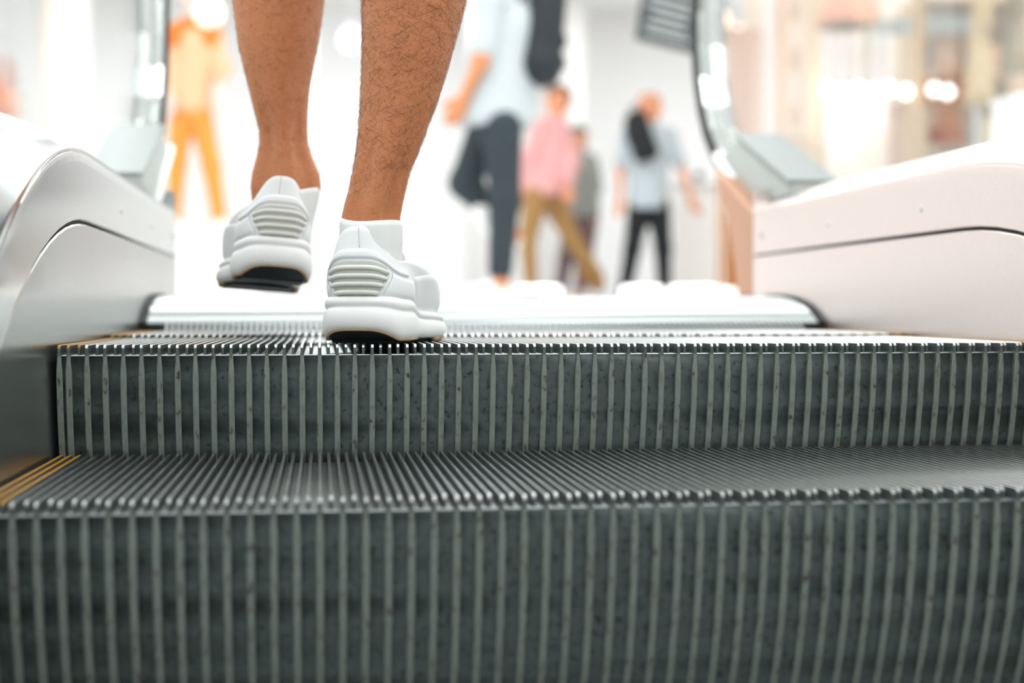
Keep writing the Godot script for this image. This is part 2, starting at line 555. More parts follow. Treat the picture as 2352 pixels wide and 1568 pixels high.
func escalator() -> void:
	var ready := step_shapes()
	make_step("escalator step behind the planted sneaker, just before the comb", Vector3(0, 0.0042, -0.4), ready)
	make_step("escalator step with the white sneaker standing on its front edge", Vector3.ZERO, ready)
	make_step("nearest wide escalator step with yellow edge ribs and a bare tread", Vector3(0, -0.1131, 0.3837), ready)
	make_step("escalator step below the picture, under the nearest riser", Vector3(0, -0.2945, 0.740), ready)
	for s in [-1, 1]:
		balustrade(s)
	# comb plate at the top landing
	var t := thing("comb_plate", "bright metal comb plate with a row of teeth at the top landing", "comb plate", Vector3.ZERO)
	obj("plate", slab_x(PackedVector2Array([Vector2(-0.80, 0.0075), Vector2(-0.80, 0.0135), Vector2(-0.786, 0.0138), Vector2(-0.786, 0.016), Vector2(-0.795, 0.0215), Vector2(-0.81, 0.0285), Vector2(-0.835, 0.0375), Vector2(-0.87, 0.0455), Vector2(-0.92, 0.0535), Vector2(-0.99, 0.0592), Vector2(-1.08, 0.062), Vector2(-1.16, 0.0625), Vector2(-1.16, 0.0075)]), 0.0, STEP_W, 0.0, true), M.comb, t)
	var tooth := slab_x(PackedVector2Array([Vector2(-0.752, -0.002), Vector2(-0.754, 0.0015), Vector2(-0.772, 0.0105), Vector2(-0.79, 0.0165), Vector2(-0.79, -0.002)]), -0.0023, 0.0023, 0.0006)
	for k in range(3, RIBS - 4):
		obj("comb_tooth", tooth, M.comb, t, T((k + 0.5) * RIB, 0, 0))
	for s in 2:
		var x0 := -0.007 if s == 0 else STEP_W - 0.001
		obj("side_gasket", slab_x(PackedVector2Array([Vector2(-0.77, 0.0065), Vector2(-0.77, 0.018), Vector2(-0.79, 0.0245), Vector2(-0.81, 0.0325), Vector2(-0.835, 0.0415), Vector2(-0.87, 0.0495), Vector2(-0.92, 0.0575), Vector2(-0.99, 0.0632), Vector2(-1.08, 0.0645), Vector2(-1.08, 0.0065)]), x0, x0 + 0.008), M.gasket, t)
		obj("corner_block", box(0.026, 0.010, 0.022, 0.002), M.gasket, t, T(0.0135 if s == 0 else STEP_W - 0.0135, 0.0055, -0.772))
	obj("slot_cover", box(0.046, 0.004, 0.02, 0.001), M.gasket, t, Transform3D(Basis(Vector3.RIGHT, 0.07), Vector3(0.615, 0.0585, -1.0)))

# ------------------------------------------------------------------ sneakers
const SHOE_L := 0.295

func curve(pts: Array, t: float) -> float:
	for i in pts.size() - 1:
		if t <= pts[i + 1][0]:
			var u: float = clampf((t - pts[i][0]) / (pts[i + 1][0] - pts[i][0]), 0, 1)
			u = u * u * (3 - 2 * u)
			return lerpf(pts[i][1], pts[i + 1][1], u)
	return pts[pts.size() - 1][1]

# a runs round the foot from the middle of the heel (0) over the outer side to the toe (PI) and back
func outline(a: float, inset: float) -> Vector2:
	var t := (1 - cos(a)) / 2
	var w := curve([[0, 0.058], [0.16, 0.055], [0.42, 0.043], [0.7, 0.057], [1.0, 0.048]], t) - inset
	var x := signf(sin(a)) * pow(absf(sin(a)), 0.52) * w - 0.012 * smoothstep(0.5, 1.0, t)
	return Vector2(x, -lerpf(inset, SHOE_L - inset, t))

func sole_y(t: float) -> float:
	return 0.011 * pow(maxf(1 - t / 0.10, 0), 1.3) + 0.014 * pow(maxf((t - 0.72) / 0.28, 0), 2)

func sole_top(t: float) -> float:
	return curve([[0, 0.050], [0.2, 0.047], [0.5, 0.034], [0.75, 0.030], [1.0, 0.040]], t)

func upper(a: float, v: float, out := 0.0) -> Vector3:
	var t := (1 - cos(a)) / 2
	var b := outline(a, 0.0085)
	var aa := absf(wrapf(a, -PI, PI))
	var top := Vector2(0.0395 * signf(sin(a)) * pow(absf(sin(a)), 0.85), -0.064 + 0.056 * cos(a))
	var yb := sole_top(t) - 0.002
	var yt := 0.087 + 0.036 * exp(-pow(aa / 0.72, 2.8)) + 0.028 * exp(-pow((PI - aa) / 0.8, 2))
	var fore := smoothstep(0.1, 0.6, t)
	var e := lerpf(v, pow(v, 1.9), fore)
	var h := lerpf(v, 1 - pow(1 - v, 1.7), fore)
	var p := b.lerp(top, e)
	var bulge := (0.005 * sin(PI * pow(v, 0.75)) * (1 - fore) + 0.006 * sin(PI * v) * fore) + out
	var dir := Vector2(p.x, p.y + 0.06 if p.y > -0.06 else p.y * 0.1).normalized()
	if t > 0.3:
		dir = Vector2(signf(p.x) * 0.9, -0.1 - 0.8 * smoothstep(0.8, 1.0, t)).normalized()
	var up := out * 0.6 * fore
	return Vector3(p.x + dir.x * bulge, lerpf(yb, yt, h) + up, p.y + dir.y * bulge)

func patch(a_of: Callable, v0: float, v1: float, na: int, nv: int, out: float, mirror: float) -> ArrayMesh:
	var rings := []
	for i in nv + 1:
		var v := lerpf(v0, v1, float(i) / nv)
		var lim: Vector2 = a_of.call(v)
		var r := PackedVector3Array()
		for j in na + 1:
			var edge := 0.0 if i > 0 and i < nv and j > 0 and j < na else out + 0.0008
			var p := upper(lerpf(lim.x, lim.y, float(j) / na), v, out - edge)
			r.append(Vector3(p.x * mirror, p.y, p.z))
		rings.append(r)
	return loft(rings, false)

func sneaker(label: String, at: Transform3D, mirror: float) -> void:
	var t := thing("sneaker", label, "shoe", Vector3.ZERO, 0, "sneakers of the walker")
	t.transform = at
	var n := 72
	var rings := []
	for lv in [[0.0, 0.004], [0.05, 0.0012], [0.18, -0.0008], [0.36, -0.0016], [0.54, -0.0004], [0.64, 0.0012], [0.685, 0.0034], [0.72, 0.0028], [0.78, 0.0014], [0.86, 0.0013], [0.94, 0.0028], [1.0, 0.0062], [1.02, 0.011]]:
		var r := PackedVector3Array()
		for j in n:
			var a := TAU * j / n
			var p := outline(a, lv[1])
			var tt := (1 - cos(a)) / 2
			r.append(Vector3(p.x * mirror, lerpf(sole_y(tt) + 0.004, sole_top(tt), lv[0]), p.y))
		rings.append(r)
	var mid := obj("midsole", loft(rings, true, true, true), M.midsole, t)
	# outsole: dark rubber rising behind the heel
	rings = []
	for lv in [[0.024, 0.0024], [0.016, 0.0030], [0.0044, 1.0]]:
		var r := PackedVector3Array()
		for j in n:
			var a := TAU * j / n
			var tt := (1 - cos(a)) / 2
			var heel := 1.0 - smoothstep(0.0, 0.14, tt)
			var ins: float = lv[0] if lv[1] == 1.0 else lerpf(lv[0] * 0.45, lv[0] + 0.006, heel)
			var p := outline(a, ins)
			r.append(Vector3(p.x * mirror, sole_y(tt) + 0.0045 if lv[1] == 1.0 else lv[1] + sole_y(tt) * 0.12 + 0.8 * 0.014 * pow(maxf((tt - 0.72) / 0.28, 0), 2), p.y))
		rings.append(r)
	var sole := obj("outsole", loft(rings, true, true, false), M.outsole, t)
	for bk in [[0.10, 0.17], [0.19, 0.27], [0.48, 0.56], [0.58, 0.66], [0.68, 0.76], [0.78, 0.86]]:
		var b := []
		for y in [[0.0, 0.010], [0.004, 0.008]]:
			var r := PackedVector3Array()
			for c in [[bk[0], 1], [bk[1], 1], [bk[1], -1], [bk[0], -1]]:
				var p := outline(c[1] * acos(1 - 2 * c[0]), y[1])
				r.append(Vector3(p.x * mirror, y[0] + 0.8 * 0.014 * pow(maxf((c[0] - 0.72) / 0.28, 0), 2), p.y))
			b.append(r)
		obj("tread_block", loft(b, true, true, true, false), M.outsole, sole)
	# tan rim between midsole and outsole
	var rim := PackedVector3Array()
	for j in 41:
		var a := lerpf(-1.35, 1.35, j / 40.0)
		var p := outline(a, 0.0042)
		rim.append(Vector3(p.x * mirror, sole_y((1 - cos(a)) / 2) + 0.0042, p.y))
	obj("heel_rim", tube(rim, 0.0019, -1, 8), M.tan_rim, t)
	for s in [-1, 1]:
		for k in 7:
			var a: float = s * (1.72 + 0.14 * k)
			var p0 := outline(a, 0.0045)
			var p1 := outline(a + s * 0.10, 0.0045)
			var y := sole_y((1 - cos(a)) / 2)
			obj("rim_lug", tube(PackedVector3Array([Vector3(p0.x * mirror, y + 0.0032, p0.y), Vector3(p1.x * mirror, y + 0.0032, p1.y)]), 0.003, -1, 6), M.tan_rim, sole)
	# upper
	rings = []
	for i in 15:
		var r := PackedVector3Array()
		for j in n:
			var p := upper(TAU * j / n, i / 14.0)
			r.append(Vector3(p.x * mirror, p.y, p.z))
		rings.append(r)
	var inner := PackedVector3Array()
	var deep := PackedVector3Array()
	for p in rings[14]:
		inner.append(Vector3(p.x * 0.9, p.y + 0.001, -0.064 + (p.z + 0.064) * 0.93))
		deep.append(Vector3(p.x * 0.84, p.y - 0.03, -0.064 + (p.z + 0.064) * 0.88))
	rings.append(inner)
	rings.append(deep)
	obj("upper", loft(rings, true, false, true), M.shoe, t)
	# ridged insert on the heel
	var lim := func(v): var w: float = lerpf(0.17, 0.54, smoothstep(-0.1, 0.5, v)); return Vector2(-w, w)
	var ins := obj("heel_insert", patch(lim, 0.02, 0.53, 24, 10, 0.0012, mirror), M.insert, t)
	for k in 4:
		var v := 0.085 + 0.115 * k
		var pth := PackedVector3Array()
		var w: float = lerpf(0.17, 0.54, smoothstep(-0.1, 0.5, v)) - 0.03
		for j in 17:
			var p := upper(lerpf(-w, w, j / 16.0), v - 0.02 * pow(j / 8.0 - 1, 2), 0.0012)
			pth.append(Vector3(p.x * mirror, p.y, p.z))
		obj("insert_ridge", tube(pth, 0.0026, -1, 8), M.insert_ridge, ins)
	# overlays either side of it, the band above
	for s in [-1, 1]:
		var ov := obj("heel_overlay", patch(func(v): var w: float = lerpf(0.20, 0.57, smoothstep(-0.1, 0.5, v)); return Vector2(s * w, s * 1.25), 0.01, 0.52, 14, 8, 0.0022, mirror), M.shoe_panel, t)
		var v := PackedVector3Array()
		var idx := PackedInt32Array()
		for k in 18:
			var vv := 0.05 + 0.026 * k
			var w: float = lerpf(0.20, 0.57, smoothstep(-0.1, 0.5, vv)) + 0.045
			var p := upper(s * w, vv, 0.0024)
			var q := upper(s * (w + 0.006), vv + 0.013, 0.0024)
			tube_into(v, idx, PackedVector3Array([Vector3(p.x * mirror, p.y, p.z), Vector3(q.x * mirror, q.y, q.z)]), 0.0005, 0.0005, 5)
		var stc := obj("stitching", commit(v, idx), M.thread, ov)
		stc.set_meta("kind", "stuff")
		var side := obj("side_overlay", patch(func(_v): return Vector2(s * 1.3, s * 2.0), 0.03, 0.6, 12, 8, 0.0018, mirror), M.shoe_panel, t)
		side.set_meta("label", "smooth side panel")
	obj("heel_band", patch(func(_v): return Vector2(-1.15, 1.15), 0.545, 0.70, 30, 5, 0.0024, mirror), M.shoe_panel, t)
	var seam := PackedVector3Array()
	for j in 9:
		var p := upper(0.03, lerpf(0.71, 0.995, j / 8.0), 0.0001)
		seam.append(Vector3(p.x * mirror, p.y, p.z))
	obj("heel_seam", tube(seam, 0.0005, -1, 5), M.thread, t)
	# tongue and laces over the instep
	var tg := []
	for i in 7:
		var u := i / 6.0
		var r := PackedVector3Array()
		for j in 9:
			var s := j / 4.0 - 1
			r.append(Vector3((s * 0.022 - 0.004 * u) * mirror, lerpf(0.112, 0.068, u) - 0.012 * s * s, lerpf(-0.112, -0.20, u)))
		tg.append(r)
	obj("tongue", loft(tg, false), M.shoe, t)
	for k in 4:
		var u := 0.15 + 0.22 * k
		var pth := PackedVector3Array()
		for j in 9:
			var s := j / 4.0 - 1
			pth.append(Vector3((s * 0.024 - 0.004 * u) * mirror, lerpf(0.112, 0.068, u) - 0.012 * s * s + 0.003, lerpf(-0.112, -0.20, u)))
		obj("lace", tube(pth, 0.0022, -1, 6), M.shoe_panel, t)

# ------------------------------------------------------------------ the walker
func leg_dent(a: float, tendon: float) -> Vector2:
	var d := absf(wrapf(a - PI / 2, -PI, PI))
	var dent := 1.0 - tendon * 0.24 * exp(-pow((d - 0.72) / 0.30, 2)) + tendon * 0.05 * exp(-pow(d / 0.3, 2))
	return Vector2(lerpf(dent, 1.0, smoothstep(0.55, 0.98, absf(cos(a)))), dent)

# ring of a leg: narrow ridge of the tendon behind, hollows either side of it
func leg_ring(c: Vector3, wx: float, wz: float, tendon: float, n := 48, grow := 0.0) -> PackedVector3Array:
	var r := PackedVector3Array()
	for j in n:
		var a := TAU * j / n
		var q := leg_dent(a, tendon)
		r.append(c + Vector3(cos(a) * (wx * q.x + grow), 0, sin(a) * (wz * q.y + grow)))
	return r

const RIGHT_LEG := [[0.055, 0.3185, -0.062, 0.031, 0.044, 0.5], [0.09, 0.3185, -0.062, 0.0315, 0.044, 0.8], [0.1357, 0.3183, -0.061, 0.0316, 0.042, 1.0], [0.15, 0.3212, -0.060, 0.0313, 0.041, 1.0], [0.1641, 0.3248, -0.060, 0.0307, 0.040, 0.9], [0.1831, 0.329, -0.061, 0.0309, 0.041, 0.75], [0.2067, 0.3362, -0.063, 0.0338, 0.044, 0.5], [0.2304, 0.3421, -0.066, 0.037, 0.0475, 0.3], [0.254, 0.3474, -0.069, 0.0407, 0.051, 0.15], [0.2776, 0.352, -0.071, 0.0443, 0.054, 0.05], [0.3012, 0.3561, -0.072, 0.0474, 0.057, 0.0], [0.3247, 0.3597, -0.073, 0.0505, 0.0595, 0.0], [0.3483, 0.3631, -0.074, 0.0538, 0.0615, 0.0], [0.3718, 0.3657, -0.075, 0.0574, 0.063, 0.0], [0.41, 0.369, -0.079, 0.0585, 0.063, 0.0], [0.46, 0.373, -0.09, 0.055, 0.059, 0.0], [0.52, 0.377, -0.105, 0.056, 0.060, 0.0], [0.60, 0.38, -0.115, 0.063, 0.068, 0.0], [0.75, 0.385, -0.13, 0.077, 0.084, 0.0], [0.92, 0.39, -0.15, 0.086, 0.095, 0.0]]
const LEFT_LEG := [[0.13, 0.2205, -0.30, 0.031, 0.044, 0.5], [0.17, 0.221, -0.301, 0.040, 0.045, 0.8], [0.1865, 0.222, -0.302, 0.0428, 0.045, 0.9], [0.2026, 0.2222, -0.303, 0.0412, 0.044, 1.0], [0.224, 0.2205, -0.304, 0.0337, 0.042, 1.0], [0.2401, 0.2197, -0.305, 0.0298, 0.041, 0.9], [0.2561, 0.219, -0.306, 0.0295, 0.042, 0.7], [0.2827, 0.2159, -0.308, 0.0332, 0.046, 0.45], [0.3093, 0.2139, -0.31, 0.0374, 0.05, 0.25], [0.3358, 0.2129, -0.312, 0.0432, 0.055, 0.1], [0.3623, 0.2128, -0.314, 0.0487, 0.059, 0.0], [0.3888, 0.2132, -0.316, 0.0527, 0.062, 0.0], [0.4153, 0.2133, -0.318, 0.0564, 0.064, 0.0], [0.45, 0.2135, -0.322, 0.058, 0.064, 0.0], [0.50, 0.215, -0.328, 0.055, 0.059, 0.0], [0.56, 0.217, -0.333, 0.056, 0.060, 0.0], [0.63, 0.22, -0.32, 0.063, 0.068, 0.0], [0.77, 0.226, -0.25, 0.077, 0.084, 0.0], [0.92, 0.232, -0.18, 0.086, 0.095, 0.0]]

func leg_at(tab: Array, y: float) -> Array:
	for i in tab.size() - 1:
		if y <= tab[i + 1][0]:
			var u: float = (y - tab[i][0]) / (tab[i + 1][0] - tab[i][0])
			var r := []
			for k in 6:
				r.append(lerpf(tab[i][k], tab[i + 1][k], u))
			return r
	return tab[tab.size() - 1]

# strands lying along the skin
func hair_on(tab: Array, y0: float, y1: float, count: int, sd: int) -> ArrayMesh:
	rng.seed = sd
	var v := PackedVector3Array()
	var idx := PackedInt32Array()
	for i in count:
		var y := lerpf(y0, y1, pow(rng.randf(), 0.75))
		var a := rng.randf_range(-0.5, PI + 0.5)
		var len := rng.randf_range(0.004, 0.012)
		var drop := rng.randf_range(0.2, 1.0) * len
		var turn := rng.randf_range(-0.9, 0.9) * len / 0.045
		var curl := rng.randf_range(-1.4, 1.4) * len / 0.045
		var lift := rng.randf_range(0.0004, 0.0014)
		var path := PackedVector3Array()
		for k in 5:
			var s := k / 4.0
			var yy := y - drop * s
			var aa := a + turn * s + curl * s * s
			var L := leg_at(tab, yy)
			var q := leg_dent(aa, L[5])
			var n := Vector3(cos(aa) / L[3], 0, sin(aa) / L[4]).normalized()
			path.append(Vector3(L[1] + cos(aa) * L[3] * q.x, yy, L[2] + sin(aa) * L[4] * q.y) + n * (lift * sin(s * 2.6) + 0.0001))
		tube_into(v, idx, path, 0.0001, 0.00005, 3)
	return commit(v, idx)

func walker() -> void:
	var t := thing("person", "walker with bare hairy legs stepping off the escalator in white sneakers", "person", Vector3.ZERO)
	var v := PackedVector3Array()
	var idx := PackedInt32Array()
	for tab in [RIGHT_LEG, LEFT_LEG]:
		var rings := []
		for i in tab.size() - 1:
			for s in 3:
				var L := leg_at(tab, lerpf(tab[i][0], tab[i + 1][0], s / 3.0))
				rings.append(leg_ring(Vector3(L[1], L[0], L[2]), L[3], L[4], L[5]))
		rings.reverse()
		loft_into(v, idx, rings, true, true, true)
	# above the picture: hips, trunk, arms, head
	var c := Vector3(0.31, 0, -0.19)
	var bones := [[c + Vector3(0, 0.95, 0), c + Vector3(0, 1.12, 0), 0.135, 0.125, 0.75], [c + Vector3(0, 1.12, 0), c + Vector3(0, 1.36, -0.01), 0.125, 0.15, 0.7], [c + Vector3(-0.15, 1.42, 0), c + Vector3(0.15, 1.42, 0), 0.062, 0.062], [c + Vector3(0, 1.44, 0), c + Vector3(0, 1.56, -0.01), 0.055, 0.05]]
	var body := bones.duplicate()
	body.append_array([[Vector3(0.39, 0.86, -0.15), c + Vector3(0.06, 0.97, 0), 0.085, 0.10], [Vector3(0.232, 0.86, -0.2), c + Vector3(-0.06, 0.97, 0), 0.085, 0.10]])
	for s in [-1, 1]:
		var sh := c + Vector3(s * 0.19, 1.41, 0)
		var el := c + Vector3(s * 0.25, 1.13, -0.02 * s)
		var ha := c + Vector3(s * 0.25, 0.90, -0.12 + 0.05 * s)
		body.append_array([[sh, el, 0.048, 0.04], [el, ha, 0.04, 0.027]])
	flesh_into(v, idx, body, 0.05, 0.016)
	head_into(v, idx, c + Vector3(0, 1.66, -0.02), Vector3(0, 0, -1), 0.006)
	for s in [-1, 1]:
		var ha := c + Vector3(s * 0.25, 0.90, -0.12 + 0.05 * s)
		hand_into(v, idx, ha, Vector3(0, -1, -0.25).normalized(), Vector3(-s, 0, 0), 0.004)
	obj("body", commit(v, idx), M.skin, t)
	var lh := obj("leg_hair", hair_on(RIGHT_LEG, 0.155, 0.42, 3000, 5), M.hair_leg, t)
	lh.set_meta("kind", "stuff")
	lh = obj("leg_hair", hair_on(LEFT_LEG, 0.215, 0.46, 1100, 6), M.hair_leg, t)
	lh.set_meta("kind", "stuff")
	obj("tee_shirt", flesh([[c + Vector3(0, 0.93, 0), c + Vector3(0, 1.12, 0), 0.155, 0.145, 0.75], [c + Vector3(0, 1.12, 0), c + Vector3(0, 1.36, -0.01), 0.145, 0.165, 0.72], [c + Vector3(-0.17, 1.42, 0), c + Vector3(0.17, 1.42, 0), 0.072, 0.072], [c + Vector3(-0.19, 1.41, 0), c + Vector3(-0.23, 1.22, 0), 0.065, 0.06], [c + Vector3(0.19, 1.41, 0), c + Vector3(0.23, 1.22, 0), 0.065, 0.06]], 0.05, 0.016, [[c + Vector3(0, 0.86, 0), Vector3.DOWN]]), M.tee, t)
	obj("shorts", flesh([[c + Vector3(0, 0.98, 0), c + Vector3(0, 0.90, 0), 0.145, 0.15, 0.78], [Vector3(0.385, 0.92, -0.15), Vector3(0.38, 0.58, -0.115), 0.105, 0.085], [Vector3(0.235, 0.92, -0.19), Vector3(0.222, 0.62, -0.315), 0.105, 0.085]], 0.04, 0.016, [[Vector3(0, 0.56, 0), Vector3.DOWN]]), M.shorts, t)
	obj("hair", flesh([[c + Vector3(0, 1.70, 0.01), c + Vector3(0, 1.73, -0.03), 0.092, 0.085], [c + Vector3(0, 1.64, 0.03), c + Vector3(0, 1.70, 0.03), 0.07, 0.08]], 0.03, 0.012), mat("2f2119", 0.8), t)
	# socks: knitted ribs
	for s in 2:
		var tab: Array = RIGHT_LEG if s == 0 else LEFT_LEG
		var rings := []
		for i in 12:
			var u := i / 11.0
			var y := lerpf(0.062, 0.131, u) if s == 0 else lerpf(0.115, 0.176, u)
			var L := leg_at(tab, y)
			var r := PackedVector3Array()
			var nn := 192
			var base := leg_ring(Vector3(L[1], y, L[2]), (L[3] + 0.0014 if s == 0 else minf(L[3], 0.041) + 0.0014), L[4] + 0.0022, L[5] * 0.35, nn, 0.0)
			for j in nn:
				var p := base[j]
				var dir := (p - Vector3(L[1], y, L[2])).normalized()
				var a := TAU * j / nn
				p += dir * (0.00035 * (1 if j % 2 == 0 else -1) + (0.0007 if u > 0.55 and u < 0.95 else 0.0))
				p.y += u * (0.0030 * sin(a * 2 + 0.6) - 0.0028 * cos(a)) if s == 0 else u * 0.010 * cos(a)
				r.append(p)
			rings.append(r)
		var lip := PackedVector3Array()
		for j in rings[11].size():
			var L := leg_at(tab, rings[11][j].y)
			lip.append(rings[11][j].lerp(Vector3(L[1], rings[11][j].y, L[2]), 0.11) + Vector3(0, -0.001, 0))
		rings.append(lip)
		rings.reverse()
		var so := obj("sock", loft(rings), M.sock, t)
		so.set_meta("label", "white ribbed ankle sock")
	sneaker("white chunky sneaker planted flat on the step ribs, toe turned right", Transform3D(Basis(Vector3.UP, -0.30), Vector3(0.2995, 0.0002, -0.010)), 1.0)
	var b := Basis(Vector3.UP, 0.17) * Basis(Vector3.RIGHT, -0.055) * Basis(Vector3(0, 0, 1), -0.075)
	sneaker("white sneaker lifted in mid-air, dark sole showing underneath", Transform3D(b, Vector3(0.2135, 0.0735, -0.237)), -1.0)

# ------------------------------------------------------------------ people in the background
func head_into(v: PackedVector3Array, idx: PackedInt32Array, c: Vector3, look: Vector3, cell: float) -> void:
	var f := look.normalized()
	var s := f.cross(Vector3.UP).normalized()
	var u := Vector3.UP
	flesh_into(v, idx, [
		[c + u * 0.035 - f * 0.015, c + u * 0.02 + f * 0.015, 0.088, 0.08], [c - u * 0.02 + f * 0.02, c - u * 0.075 + f * 0.045, 0.068, 0.04],
		[c + u * 0.012 + f * 0.088, c - u * 0.022 + f * 0.104, 0.009, 0.015], [c - u * 0.05 + f * 0.078 - s * 0.016, c - u * 0.05 + f * 0.078 + s * 0.016, 0.009, 0.009],
		[c + u * 0.022 + f * 0.076 - s * 0.045, c + u * 0.024 + f * 0.084 + s * 0.0 , 0.012, 0.012], [c + u * 0.022 + f * 0.076 + s * 0.045, c + u * 0.024 + f * 0.084, 0.012, 0.012],
		[c - s * 0.083 + u * 0.015, c - s * 0.08 - u * 0.022, 0.015, 0.011], [c + s * 0.083 + u * 0.015, c + s * 0.08 - u * 0.022, 0.015, 0.011],
		[c - u * 0.03 - f * 0.02, c - u * 0.13 - f * 0.01, 0.058, 0.055]], 0.018, cell)

func hand_into(v: PackedVector3Array, idx: PackedInt32Array, wrist: Vector3, dir: Vector3, palm: Vector3, cell: float) -> void:
	# fingers lie along dir, curled towards palm; the thumb leaves the side of the palm near the wrist
	var side := dir.cross(palm).normalized()
	var b := [[wrist, wrist + dir * 0.03, 0.026, 0.024]]
	for i in 4:
		var o := side * (i - 1.5) * 0.0185
		b.append([wrist + dir * 0.025 + o * 0.7, wrist + dir * 0.085 + o, 0.017, 0.0125])
		var ln: float = [0.066, 0.078, 0.074, 0.058][i]
		var k1 := wrist + dir * 0.088 + o
		var k2 := k1 + (dir * 0.9 + palm * 0.35).normalized() * ln * 0.5
		var k3 := k2 + (dir * 0.6 + palm * 0.8).normalized() * ln * 0.5
		b.append([k1, k2, 0.0098, 0.009])
		b.append([k2, k3, 0.009, 0.0078])
	var tb := wrist + dir * 0.03 - side * 0.022
	var tm := tb + (dir * 0.7 - side * 0.7 + palm * 0.2).normalized() * 0.045
	b.append([tb, tm, 0.014, 0.0115])
	b.append([tm, tm + (dir * 0.9 - side * 0.2 + palm * 0.4).normalized() * 0.032, 0.0115, 0.009])
	flesh_into(v, idx, b, 0.008, cell)

func shoe_simple(toe_dir: Vector3, pitch: float) -> ArrayMesh:
	var rings := []
	var f := toe_dir.normalized()
	var s := f.cross(Vector3.UP).normalized()
	for lv in [[-0.078, 1.0, 1.0], [-0.05, 1.06, 1.02], [-0.035, 0.98, 0.99], [-0.01, 0.8, 0.93], [0.01, 0.62, 0.55], [0.03, 0.55, 0.32]]:
		var r := PackedVector3Array()
		for j in 20:
			var a := TAU * j / 20
			var p := outline(a, 0.004)
			r.append(s * p.x * lv[1] * 0.95 + f * (-p.y * lv[2] - 0.06 + (0.012 if lv[0] > 0 else 0.0)) + Vector3.UP * lv[0])
		rings.append(r)
	var m := Basis(s, pitch)
	for i in rings.size():
		for j in 20:
			rings[i][j] = m * rings[i][j]
	rings.reverse()
	return loft(rings, true, true, true)

# P: joints. Returns the person's node. o: colours and dress
func bystander(label: String, P: Dictionary, o: Dictionary) -> Node3D:
	var base := Vector3(P.hip.x, FLOOR_Y, P.hip.z)
	var t := thing("person" if not o.has("called") else o.called, label, "person" if not o.has("called") else "mannequin", base)
	var J := {}
	for k in P:
		J[k] = P[k] - base
	var look: Vector3 = o.look
	var v := PackedVector3Array()
	var idx := PackedInt32Array()
	var g: float = o.get("girth", 1.0)
	var bones := [[J.neck + Vector3(0, 0.06, 0), J.neck, 0.05, 0.055], [J.neck, J.chest, 0.07, 0.12], [J.chest, J.hip, 0.12 * g, 0.12 * g]]
	for s in ["l", "r"]:
		bones.append_array([[J["sh" + s], J["el" + s], 0.046, 0.038], [J["el" + s], J["ha" + s], 0.037, 0.026], [J["hip" + s], J["kn" + s], 0.075 * g, 0.052], [J["kn" + s], J["an" + s], 0.05, 0.034], [J.neck + Vector3(0, -0.05, 0), J["sh" + s], 0.06, 0.05]])
		bones.append([J["an" + s], J["an" + s] + Vector3(0, -0.05, 0), 0.034, 0.034])
	flesh_into(v, idx, bones, 0.04, 0.02)
	head_into(v, idx, J.head, look, 0.009)
	for s in ["l", "r"]:
		var d: Vector3 = (J["ha" + s] - J["el" + s]).normalized()
		var pal := d.cross(look).normalized() * (1 if s == "l" else -1)
		hand_into(v, idx, J["ha" + s], d, pal, 0.0055)
	var skin := mat(o.skin, 0.6)
	obj("body", commit(v, idx), skin, t)
	# top: trunk and sleeves
	var sl: float = o.get("sleeve", 0.5)
	var tb := [[J.neck + Vector3(0, -0.03, 0), J.chest, 0.095, 0.155 * g, 0.8], [J.chest, J.hip + Vector3(0, o.get("hem", -0.02), 0), 0.155 * g, (0.16 if not o.has("flare") else o.flare) * g, 0.85]]
	for s in ["l", "r"]:
		tb.append([J.neck + Vector3(0, -0.05, 0), J["sh" + s], 0.075, 0.068])
		tb.append([J["sh" + s], (J["sh" + s] as Vector3).lerp(J["el" + s], minf(sl * 2, 1.0)), 0.068, 0.06])
		if sl > 0.5:
			tb.append([J["el" + s], (J["el" + s] as Vector3).lerp(J["ha" + s], sl * 2 - 1), 0.06, 0.045])
	obj("shirt", flesh(tb, 0.05, 0.02, [[J.hip + Vector3(0, o.get("hem", -0.02) - 0.06, 0), Vector3.DOWN]]), mat(o.top, 0.85), t)
	# trousers
	var lg: float = o.get("leg", 0.95)
	var pb := [[J.hip + Vector3(0, 0.05, 0), J.hip, 0.135 * g, 0.14 * g, 0.9]]
	for s in ["l", "r"]:
		pb.append([J["hip" + s], J["kn" + s], 0.098 * g, 0.072])
		var e: Vector3 = (J["kn" + s] as Vector3).lerp(J["an" + s], lg)
		pb.append([J["kn" + s], e, 0.072, 0.058])
	obj("trousers", flesh(pb, 0.035, 0.02), mat(o.bottom, 0.85), t)
	for s in ["l", "r"]:
		var td: Vector3 = o.toe
		var pt: float = o.get("pitch_" + s, 0.0)
		obj("shoe", shoe_simple(td, pt), mat(o.shoe, 0.6), t, Transform3D(Basis(), J["an" + s] + Vector3(0, -0.025, 0)))
	if o.has("hair"):
		var f := look.normalized()
		var hb := [[J.head + Vector3(0, 0.055, 0) - f * 0.03, J.head + Vector3(0, 0.06, 0) + f * 0.02, 0.083, 0.075], [J.head - f * 0.05 + Vector3(0, 0.04, 0), J.head - f * 0.05 - Vector3(0, o.get("hair_long", 0.03), 0), 0.075, 0.06]]
		obj("hair", flesh(hb, 0.03, 0.012), mat(o.hair, 0.7), t)
	return t

